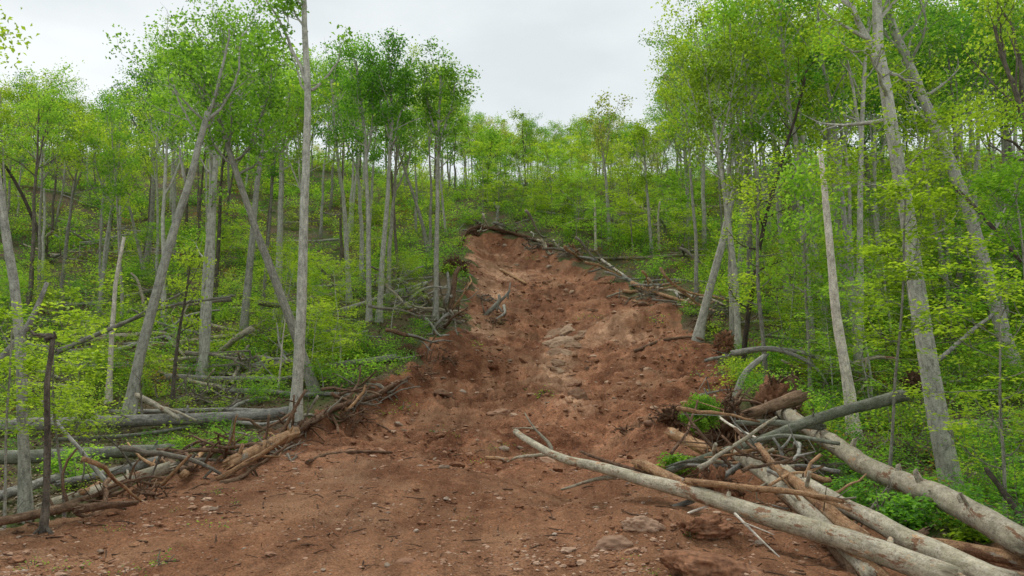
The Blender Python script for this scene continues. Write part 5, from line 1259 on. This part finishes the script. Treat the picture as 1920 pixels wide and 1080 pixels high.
root_wad('clump of soil and roots in the middle of the log pile', 1345, 915, 80, 13.6, 12, 513)
root_wad('dark rooty clump hanging on the bank left of the round green bush', 1262, 780, 46, 21.0, 10, 515, soilm='turf')
root_wad('small brown root clump on the soil edge left of the short brown log', 225, 945, 44, 15.6, 9, 519)
root_wad('brown root ball hidden in green behind the bleached dead trunk', 1718, 715, 44, 27, 8, 521, soilm='turf')
root_wad('brown root mass in the green right of the tan rim log', 1290, 548, 34, 52, 8, 523)
root_wad('dark torn turf hanging over the top of the slide, left end', 886, 436, 20, 70.5, 9, 525, rlen=.8, soilm='turf')
root_wad('dark torn turf hanging over the top of the slide, middle', 940, 440, 22, 70.5, 7, 527, rlen=.6, squash=.8, soilm='turf')
root_wad('dark torn turf hanging over the top of the slide, right end', 985, 451, 22, 69.5, 7, 529, rlen=.6, squash=.8, soilm='turf')
root_wad('rooty soil lump at the right rim below the pale slanting branch', 1175, 530, 40, 56.5, 8, 531)
root_wad('brown root lump on the left bank above the brown barkless log', 600, 800, 60, 26.0, 10, 533)

# torn stump at the left rim, with roots reaching down
r_ = thing('torn_stump', 'torn tan tree stump with long bare roots at the left rim of the slide', 'stump', hit(848, 600))
_b = np.array(r_.location); _d = float(_b[1])
def _wp3(px, py, dy=0): q = ray(px, py); return q * ((_d + dy) / q[1]) - _b
for nm, pp, w0, w1, mt in (('trunk', [(846, 585), (848, 555), (855, 515), (858, 500)], 11, 9, 'wood_brown'), ('splinter', [(838, 570), (842, 540), (840, 512)], 8, 4, 'log_grey'), ('root', [(846, 580), (838, 600), (832, 625), (828, 650)], 7, 3, 'root'), ('root', [(848, 580), (846, 605), (850, 625)], 6, 3, 'root'),
                        ('root', [(850, 578), (866, 555), (880, 530)], 5, 2, 'wood_tan'), ('root', [(844, 585), (825, 605), (815, 640)], 5, 2, 'root'), ('root', [(846, 583), (862, 610), (872, 630)], 5, 2, 'root')):
    Q = np.array([_wp3(*p) for p in pp]); Q += np.random.default_rng(5).normal(size=Q.shape) * .05
    mb = MB(); mb.tube(Q, np.linspace(w0, w1, len(Q)) / 2 / FPX * _d, 9, .2, 7, jag=1.2); mb.build(nm, M[mt], r_)
r_ = thing('torn_stump', 'grey broken stump with pronged limbs lying in the upper bare slope', 'stump', hit(925, 592))
_b = np.array(r_.location); _d = float(_b[1])
for nm, pp, w0, w1, mt in (('trunk', [(908, 592), (922, 580), (936, 566)], 8, 8, 'bark_mid'), ('limb', [(930, 580), (936, 560), (936, 552)], 8, 5, 'log_grey'), ('limb', [(938, 565), (948, 555), (956, 545)], 6, 4, 'log_grey'), ('limb', [(932, 572), (942, 585)], 5, 3, 'log_grey'),
                        ('limb', [(952, 560), (955, 540), (957, 530)], 4, 2, 'log_grey'), ('root', [(910, 590), (905, 575), (904, 565)], 3, 1, 'twig'), ('root', [(915, 588), (925, 600), (935, 610)], 4, 2, 'root')):
    Q = np.array([_wp3(*p) for p in pp]); mb = MB(); mb.tube(Q, np.linspace(w0, w1, len(Q)) / 2 / FPX * _d, 8, .25, 9, jag=1.2); mb.build(nm, M[mt], r_)

def brush(label, px, py, wpx, hpx, n, mat, seed, t=None, flat=.5, group=None):
    """a tangle of dead twigs"""
    rng = np.random.default_rng(seed); q = hit(px, py + hpx * .4) if t is None else at(px, py, t); rx, rz = wpx / 2 / FPX * q[1], hpx / 2 / FPX * q[1]
    mb = MB()
    for k in range(n):
        p = np.array([rng.normal() * rx * .5, rng.normal() * rx * .35, abs(rng.normal()) * rz * .5])
        d = rng.normal(size=3) * np.array([1, .8, flat]); L = rng.uniform(.3, 1.0) * max(rx, rz)
        grow_branch(mb, [], rng, p, d, L, rng.uniform(.007, .022) * (1 + q[1] / 28), 0, 3, .1, True)
    o = mb.build('brush_pile', M[mat], origin=(0, 0, 0)); o.location = q
    return tag(o, label, 'brush pile', group)
for k, (px, py, w, h_, n, mt, lab) in enumerate([
    (490, 835, 120, 60, 60, 'twig', 'grey tangle of dry twigs on the bank above the brown barkless log'), (365, 850, 70, 60, 30, 'twig', 'dry twigs at the end of the dark cut-end trunk'), (560, 790, 80, 40, 36, 'root', 'brown twig tangle at the foot of the tall straight trunk'),
    (660, 775, 90, 50, 40, 'root', 'brown twig tangle on top of the left bank'), (400, 730, 150, 60, 60, 'twig', 'wide pile of grey brush behind the longest pale trunk'), (540, 680, 70, 50, 30, 'twig', 'grey brush behind the tall straight trunk'),
    (780, 555, 70, 60, 60, 'twig', 'grey brush tangle beside the lone slender rim tree'), (810, 600, 50, 40, 36, 'twig', 'thin brush at the foot of the lone slender rim tree'), (905, 555, 44, 28, 36, 'twig', 'wispy grey twigs above the dark broken stump'),
    (925, 600, 46, 22, 30, 'root', 'brown twigs below the dark broken stump'), (1010, 455, 60, 26, 40, 'twig', 'grey brush on the right shoulder of the slide head'), (1060, 470, 60, 26, 36, 'twig', 'grey brush along the upper right rim'),
    (1215, 545, 60, 40, 44, 'twig', 'fan of grey twigs on the tan rim log'), (1350, 578, 50, 36, 40, 'twig', 'pale brush behind the foot of the leaning rim trunk'), (1325, 600, 50, 40, 30, 'root', 'brown roots and twigs left of the leaning rim trunk'),
    (1385, 790, 110, 60, 60, 'root', 'brown tangle of roots under the level dark branch'), (1450, 850, 120, 70, 60, 'root', 'brown tangle of roots under the crooked tan log'), (1530, 870, 90, 60, 40, 'twig', 'dry twigs below the thickest grey log'),
    (1330, 770, 60, 60, 50, 'twig', 'grey shaggy twigs right of the round green bush'), (1250, 770, 50, 60, 40, 'root', 'dark shaggy twigs left of the round green bush'), (290, 925, 100, 26, 30, 'root', 'brown root fringe along the left soil edge'), (170, 470, 110, 40, 50, 'twig', 'grey brush heap on the far left slope'), (100, 430, 90, 30, 40, 'twig', 'upper brush heap on the far left slope'),
    (1060, 400, 60, 24, 36, 'twig', 'grey brush above the right side of the slide head'), (1270, 430, 60, 30, 36, 'twig', 'grey brush by the short leaning log'), (1500, 600, 60, 40, 20, 'twig', 'faint brush behind the row of grey trunks'),
    (1830, 900, 100, 60, 36, 'twig', 'dry twigs in front of the foot of the big leaning trunk'), (1650, 960, 120, 60, 40, 'twig', 'sparse twigs in the green hollow behind the log pile'), (1180, 800, 60, 30, 24, 'root', 'rootlets on the soil left of the earth-stained block'),
    (830, 660, 60, 50, 30, 'root', 'roots trailing down the left rim below the torn stump'), (790, 690, 60, 40, 26, 'root', 'brown rootlets beside the dark round root plate')]):
    brush(lab, px, py, w, h_, n, mt, 600 + k)

# ------------------------------------------------------------------ green things
def leafy(name, label, cat, px, py, hpx, mat, seed, wood='bark_mid', lsize=.07, nl=700, spread=.6, group=None, nst=10):
    q = hit(px, py + hpx * .45); hh = hpx / FPX * q[1]
    w, l = proto_shrub(seed, hh, nst, nl, lsize, spread)
    root = thing(name, label, cat, q, group)
    w.build('stems', M[wood], root)['kind'] = 'stuff'; l.build('foliage', M[mat], root)
    return root
def round_bush():
    q = at(1316, 812, 17.4); rng = np.random.default_rng(9); r = 35 / FPX * 17.4
    root = thing('bush', 'round bright green bush clinging to the bank left of the log pile', 'bush', q)
    mb, clus = MB(), []
    for k in range(120):
        d = unit(rng.normal(size=3) + np.array([0, 0, .3])); e = np.array([0, 0, r]) + d * r * rng.uniform(.45, 1.0) * np.array([1.0, .9, .95])
        mb.tube([np.array([0, 0, r * .3]), (e + np.array([0, 0, r * .4])) / 2, e], [.012, .008, .004], 3, cap=False); clus.append((e, .06))
    mb.build('stems', M['bark_mid'], root)['kind'] = 'stuff'
    leaf_mesh(clus, rng, 80, .042, .3, .8, .5).build('foliage', M['leaf_fresh'], root)
round_bush()
SHR = [(1700, 775, 90, 'leaf_fresh', 'leafy shrub over the upper end of the mossy trunk'), (690, 640, 60, 'leaf_fresh', 'bright shrub left of the two close slender trunks'), (590, 700, 60, 'leaf_yellow', 'yellow-green shrub right of the slanting trunk foot'), (640, 700, 70, 'leaf_fresh', 'broad shrub below the pale level log'),
       (110, 750, 110, 'leaf_yellow', 'yellow-green shrub behind the dark brown pole'), (170, 790, 100, 'leaf_yellow', 'large yellow-green shrub left of the pale forked tree'), (30, 700, 120, 'leaf_yellow', 'tall leafy shrub at the left picture edge'),
       (145, 880, 70, 'leaf_fresh', 'small shrub between the two lower left logs'),
       (480, 735, 50, 'leaf_fresh', 'bright shrub left of the tall straight trunk'), (440, 830, 40, 'leaf_fresh', 'low green clump above the flat broken log'),
       (520, 700, 40, 'leaf_yellow', 'small yellowish shrub beside the white stripped sapling'), (320, 640, 60, 'leaf_fresh', 'mid green shrub right of the pale forked tree'), (140, 545, 70, 'leaf_deep', 'deep green bushy shrub on the left slope'),
       (1395, 700, 50, 'leaf_yellow', 'yellowish shrub beside the bent grey stub'), (1460, 730, 60, 'leaf_fresh', 'shrub above the root ball of the log pile'), (1690, 800, 120, 'leaf_yellow', 'large bright shrub right of the bleached dead trunk'),
       (1640, 870, 60, 'leaf_fresh', 'low shrub leaning over the thickest grey log'), (1860, 800, 130, 'leaf_fresh', 'big leafy shrub right of the big leaning trunk'), (1840, 690, 110, 'leaf_yellow', 'upper leafy shrub right of the big leaning trunk'),
       (1900, 900, 110, 'leaf_fresh', 'leafy shrub at the right edge above the thickest log'), (1580, 740, 60, 'leaf_fresh', 'shrub at the left of the bleached dead trunk foot'), (1545, 700, 60, 'leaf_yellow', 'yellow-green shrub under the arching dead branch'),
       (1230, 500, 50, 'leaf_fresh', 'bright shrub behind the thin grey rim branch'), (1150, 470, 40, 'leaf_fresh', 'bright shrub above the right rim, left one'), (1190, 425, 40, 'leaf_fresh', 'bright shrub on the slope right of the slide head'),
       (1020, 420, 40, 'leaf_fresh', 'bright shrub above the slide head, right part'), (960, 395, 36, 'leaf_deep', 'dark green shrub right of the splintered stump'), (840, 460, 44, 'leaf_fresh', 'bright shrub on the left shoulder of the slide'),
       (800, 500, 50, 'leaf_fresh', 'bright shrub left of the overhanging root plate'), (1600, 935, 60, 'leaf_deep', 'dark green clump in the hollow behind the log pile'),
       (1700, 960, 60, 'leaf_deep', 'dark green clump left of the big leaning trunk foot'), (1820, 1000, 40, 'leaf_yellow', 'sprig of yellow-green leaves under the thickest log at right'), (1270, 870, 36, 'leaf_fresh', 'small leafy plant at the low end of the mossy trunk'),
       (1545, 1010, 12, 'leaf_yellow', 'tiny leafy sprout on the light grey lichen-spotted log')]
for k, (px, py, hp, mt, lab) in enumerate(SHR[:-1]):
    leafy('shrub', lab, 'shrub', px, py, hp, mt, 700 + k, lsize=.085 if py > 700 else .12, nl=900 if py > 650 else 500, nst=12)
WEED = [(395, 975, 26), (285, 1040, 30), (250, 1062, 22), (210, 985, 16), (125, 1055, 22), (60, 1050, 18), (420, 915, 16), (455, 938, 12), (345, 950, 14), (880, 858, 14), (660, 760, 14), (745, 750, 20), (730, 765, 14), (830, 805, 14), (855, 812, 10),
        (935, 830, 14), (1005, 728, 16), (1025, 733, 14), (1100, 590, 12), (1290, 990, 16), (1195, 1045, 16), (1215, 1065, 14), (1230, 1078, 16), (885, 640, 14), (865, 590, 12), (1240, 590, 16), (1330, 690, 22), (1350, 720, 20), (1300, 650, 14), (990, 850, 12), (1130, 590, 10), (930, 600, 10), (960, 430, 8), (1000, 480, 8), (540, 1065, 12), (885, 970, 10)]
_wp = [proto_shrub(760 + i, .16, 5, 70, .035, .9) for i in range(3)]
_wm = []
for w, l in _wp:
    a = w.build('stems', M['bark_mid'], link=False); b = l.build('foliage', M['leaf_fresh'], link=False); _wm.append((a.data, b.data)); bpy.data.objects.remove(a); bpy.data.objects.remove(b)
for k, (px, py, hp) in enumerate(WEED):
    q = hit(px, py + hp * .5); s = hp / FPX * q[1] / .16
    r = thing('weed', 'small tuft of fresh green weeds growing on the bare red soil', 'weed', q, 'weed tufts on the bare soil'); r.scale = (s, s, s); r.rotation_euler = (0, 0, k * 1.7)
    for nm, me in zip(('stems', 'foliage'), _wm[k % 3]):
        o = bpy.data.objects.new(nm, me); o.parent = r; C.objects.link(o)
        if nm == 'stems': o['kind'] = 'stuff'

# undergrowth: one object, many small plants on points
def undergrowth():
    rng = np.random.default_rng(88)
    coll = bpy.data.collections.new('undergrowth_plants')
    k = 0
    for mt in ('leaf_fresh', 'leaf_yellow', 'leaf_deep'):
        for j in range(2):
            w, l = proto_shrub(800 + k, .7, 7, 190, .085, .75)
            o = l.build('plant_%02d' % k, M[mt], link=False); coll.objects.link(o); k += 1
    for j in range(2):
        mb = MB()
        for q in range(16): grow_branch(mb, [], rng, rng.normal(size=3) * np.array([.35, .35, .05]), rng.normal(size=3) * np.array([1, 1, .6]), rng.uniform(.4, 1.2), .012, .02, 3, .1, True)
        o = mb.build('plant_%02d' % k, M['twig'], link=False); coll.objects.link(o); k += 1
    w, l = proto_shrub(820, .6, 7, 130, .08, .8)
    o = l.build('plant_%02d' % k, M['leaf_bronze'], link=False); coll.objects.link(o); k += 1
    n = 19000
    px = rng.uniform(-260, 2180, n); t = np.exp(rng.uniform(np.log(10.5), np.log(128), n))
    x, y = (px - 960) / FPX * t, t
    sd = scar_d(x, y)
    x, y, t, sd = (a[sd < -0.25] for a in (x, y, t, sd))
    clump = fbm2(x / 3.2, y / 3.2, 3, 91)
    keep = rng.random(len(x)) < np.clip(0.60 + 1.1 * clump, 0.06, 1.0) * np.where(x > 0, np.where(y < 20, .65, .85), np.where(y < 34, np.where(y < 25, .26, .42), .58 + .40 * (t > 62)))
    LP = np.array(LOGPTS)
    for i in range(len(x)):
        if keep[i] and y[i] < 60:
            dx, dy = np.abs(LP[:, 0] - x[i]), LP[:, 1] - y[i]
            if np.any((dx < .35) & (dy > -.3) & (dy < .5 + y[i] * .035)): keep[i] = False
    x, y, t, sd = x[keep], y[keep], t[keep], sd[keep]
    z = height(x, y, False)
    me = bpy.data.meshes.new('undergrowth'); me.vertices.add(len(x)); me.vertices.foreach_set('co', np.stack([x, y, z], 1).astype(np.float32).ravel())
    idx = rng.choice(k, len(x), p=np.array([.20, .19, .10, .10, .10, .10, .075, .075, .06]))
    hue = fbm2(x / 7, y / 7, 2, 95)
    idx = np.where((idx < 6) & (hue > .35) & (rng.random(len(x)) < .6), rng.integers(2, 4, len(x)), idx)
    idx = np.where((idx < 4) & (x > 2) & (y < 21) & (rng.random(len(x)) < .65), rng.integers(4, 6, len(x)), idx)
    scl = rng.uniform(.55, 1.25, len(x)) * (0.75 + t / 70) * np.clip(.55 + -sd * .25, .4, 1.0) * np.where((x < 0) & (y < 32), .72, 1.0)
    a = me.attributes.new('idx', 'INT', 'POINT'); a.data.foreach_set('value', idx.astype(np.int32))
    a = me.attributes.new('scl', 'FLOAT', 'POINT'); a.data.foreach_set('value', scl.astype(np.float32))
    a = me.attributes.new('rot', 'FLOAT_VECTOR', 'POINT'); a.data.foreach_set('vector', np.stack([rng.normal(0, .15, len(x)), rng.normal(0, .15, len(x)), rng.uniform(0, 6.28, len(x))], 1).astype(np.float32).ravel())
    ob = bpy.data.objects.new('undergrowth', me); C.objects.link(ob); ob['kind'] = 'stuff'
    ng = bpy.data.node_groups.new('plants_on_points', 'GeometryNodeTree')
    ng.interface.new_socket('Geometry', in_out='INPUT', socket_type='NodeSocketGeometry'); ng.interface.new_socket('Geometry', in_out='OUTPUT', socket_type='NodeSocketGeometry')
    N, L = ng.nodes, ng.links
    gi, go = N.new('NodeGroupInput'), N.new('NodeGroupOutput')
    ci = N.new('GeometryNodeCollectionInfo'); ci.inputs['Collection'].default_value = coll; ci.inputs['Separate Children'].default_value = True; ci.inputs['Reset Children'].default_value = True
    ip = N.new('GeometryNodeInstanceOnPoints'); ip.inputs['Pick Instance'].default_value = True
    def na(nm, ty):
        q = N.new('GeometryNodeInputNamedAttribute'); q.data_type = ty; q.inputs['Name'].default_value = nm; return q.outputs['Attribute']
    L.new(gi.outputs[0], ip.inputs['Points']); L.new(ci.outputs[0], ip.inputs['Instance'])
    L.new(na('idx', 'INT'), ip.inputs['Instance Index'])
    e2r = N.new('FunctionNodeEulerToRotation'); L.new(na('rot', 'FLOAT_VECTOR'), e2r.inputs[0]); L.new(e2r.outputs[0], ip.inputs['Rotation'])
    L.new(na('scl', 'FLOAT'), ip.inputs['Scale']); L.new(ip.outputs[0], go.inputs[0])
    md = ob.modifiers.new('plants', 'NODES'); md.node_group = ng
undergrowth()

# gravel and splinters on the bare soil
def gravel():
    rng = np.random.default_rng(99); n = 38000
    px = rng.uniform(-150, 2070, n); py = 1120 - 700 * rng.random(n) ** 1.25
    yy = np.interp(py, [420, 500, 600, 700, 800, 880, 970, 1080, 1130], [75, 57, 43, 33, 25, 17.5, 12, 9, 8]) * (1 + rng.normal(0, .05, n))
    x = (px - 960) / FPX * yy; ok = scar_d(x, yy) > 0.1
    x, yy = x[ok], yy[ok]; ok = rng.random(len(x)) < np.clip(.45 + .8 * fbm2(x / 1.5, yy / 1.5, 3, 97), .08, 1); x, yy = x[ok], yy[ok]
    z = height(x, yy)
    V0, F0 = ICO[0]; V1, F1 = ICO[1]
    mbs = {'rock_tan': MB(), 'rock_grey': MB(), 'soil': MB()}
    s = np.exp(rng.normal(-4.5, .55, len(x))) * (0.75 + yy / 15); s = np.minimum(s, .05 + yy * .0035)
    for i in range(len(x)):
        big = s[i] / yy[i] * FPX > 4
        V, F = (V1, F1) if big else (V0, F0)
        V = V * (1 + .28 * rng.normal(size=(len(V), 1))) if not big else V * (1 + .16 * rng.normal(size=(len(V), 1)))
        V = V * np.array([1.2, .9, .5]) * s[i]; a = rng.random() * 6.28; c, sn = math.cos(a), math.sin(a)
        V = V @ np.array([[c, sn, 0], [-sn, c, 0], [0, 0, 1]]).T + np.array([x[i], yy[i], z[i] + s[i] * .12])
        u_ = rng.random(); mbs['rock_grey' if u_ < .06 else 'rock_tan' if u_ < .55 else 'soil'].add(V, F, None, rng.random())
    n = 5200
    px = rng.uniform(560, 1420, n); py = rng.uniform(440, 880, n)
    yy = np.interp(py, [420, 500, 600, 700, 800, 880], [75, 57, 43, 33, 25, 17.5]) * (1 + rng.normal(0, .05, n)); x = (px - 960) / FPX * yy
    ok = (scar_d(x, yy) > .4) & (rng.random(n) < np.clip(.3 + 1.0 * fbm2(x / 2.2, yy / 2.2, 3, 119), .03, 1)); x, yy = x[ok], yy[ok]; z = height(x, yy)
    s = np.exp(rng.normal(-2.55, .5, len(x))) * (.55 + yy / 75)
    for i in range(len(x)):
        V, F = rock_geo(rng, (1.0, rng.uniform(.5, .9), rng.uniform(.22, .55)), 1, 5, .06, .25)
        a = rng.random() * 6.28; c, sn = math.cos(a), math.sin(a); tl = rng.normal() * .35
        V = V * s[i]; V[:, 2] += V[:, 0] * tl
        V = V @ np.array([[c, sn, 0], [-sn, c, 0], [0, 0, 1]]).T + np.array([x[i], yy[i], z[i] + s[i] * .05])
        u_ = rng.random(); mbs['rock_grey' if u_ < .04 else 'rock_tan' if u_ < .34 else 'soil'].add(V, F, None, rng.random() * .6)
    for m, mb in mbs.items():
        o = mb.build('soil_crumbs' if m == 'soil' else 'gravel', M[m], smooth=False); o['kind'] = 'stuff'
    mb = MB(); n = 2600
    px = rng.uniform(-150, 2070, n); py = 1120 - 640 * rng.random(n) ** .8
    yy = np.interp(py, [480, 500, 600, 700, 800, 880, 970, 1080, 1130], [60, 57, 43, 33, 25, 17.5, 12, 9, 8]) * (1 + rng.normal(0, .05, n))
    x = (px - 960) / FPX * yy; sd = scar_d(x, yy); ok = (sd > 0) & (rng.random(n) < np.exp(-sd / 2.5) + .25); x, yy = x[ok], yy[ok]; z = height(x, yy)
    for i in range(len(x)):
        L = rng.uniform(.06, .40) * (0.8 + yy[i] / 40); a = rng.random() * 6.28; d = np.array([math.cos(a), math.sin(a), rng.normal() * .18]) * L / 2; p = np.array([x[i], yy[i], z[i] + .015])
        r = rng.uniform(.003, .009) * (0.7 + yy[i] / 15); mb.tube([p - d, p + rng.normal(size=3) * L * .06, p + d], [r, r * .9, r * .5], 4, cap=False, seed=i % 50)
    o = mb.build('wood_debris', M['root']); o['kind'] = 'stuff'
gravel()

def leaf_litter():
    rng = np.random.default_rng(111); n = 60000
    px = rng.uniform(-200, 2120, n); t = np.exp(rng.uniform(np.log(10.5), np.log(48), n)); x, y = (px - 960) / FPX * t, t
    ok = scar_d(x, y) < -.1; x, y = x[ok], y[ok]; z = height(x, y, False)
    mb = MB(); mb.leaves(np.stack([x, y, z + .02], 1), .075 * (0.7 + y / 40), rng, .8)
    o = mb.build('leaf_litter', M['litter']); o['kind'] = 'stuff'
leaf_litter()
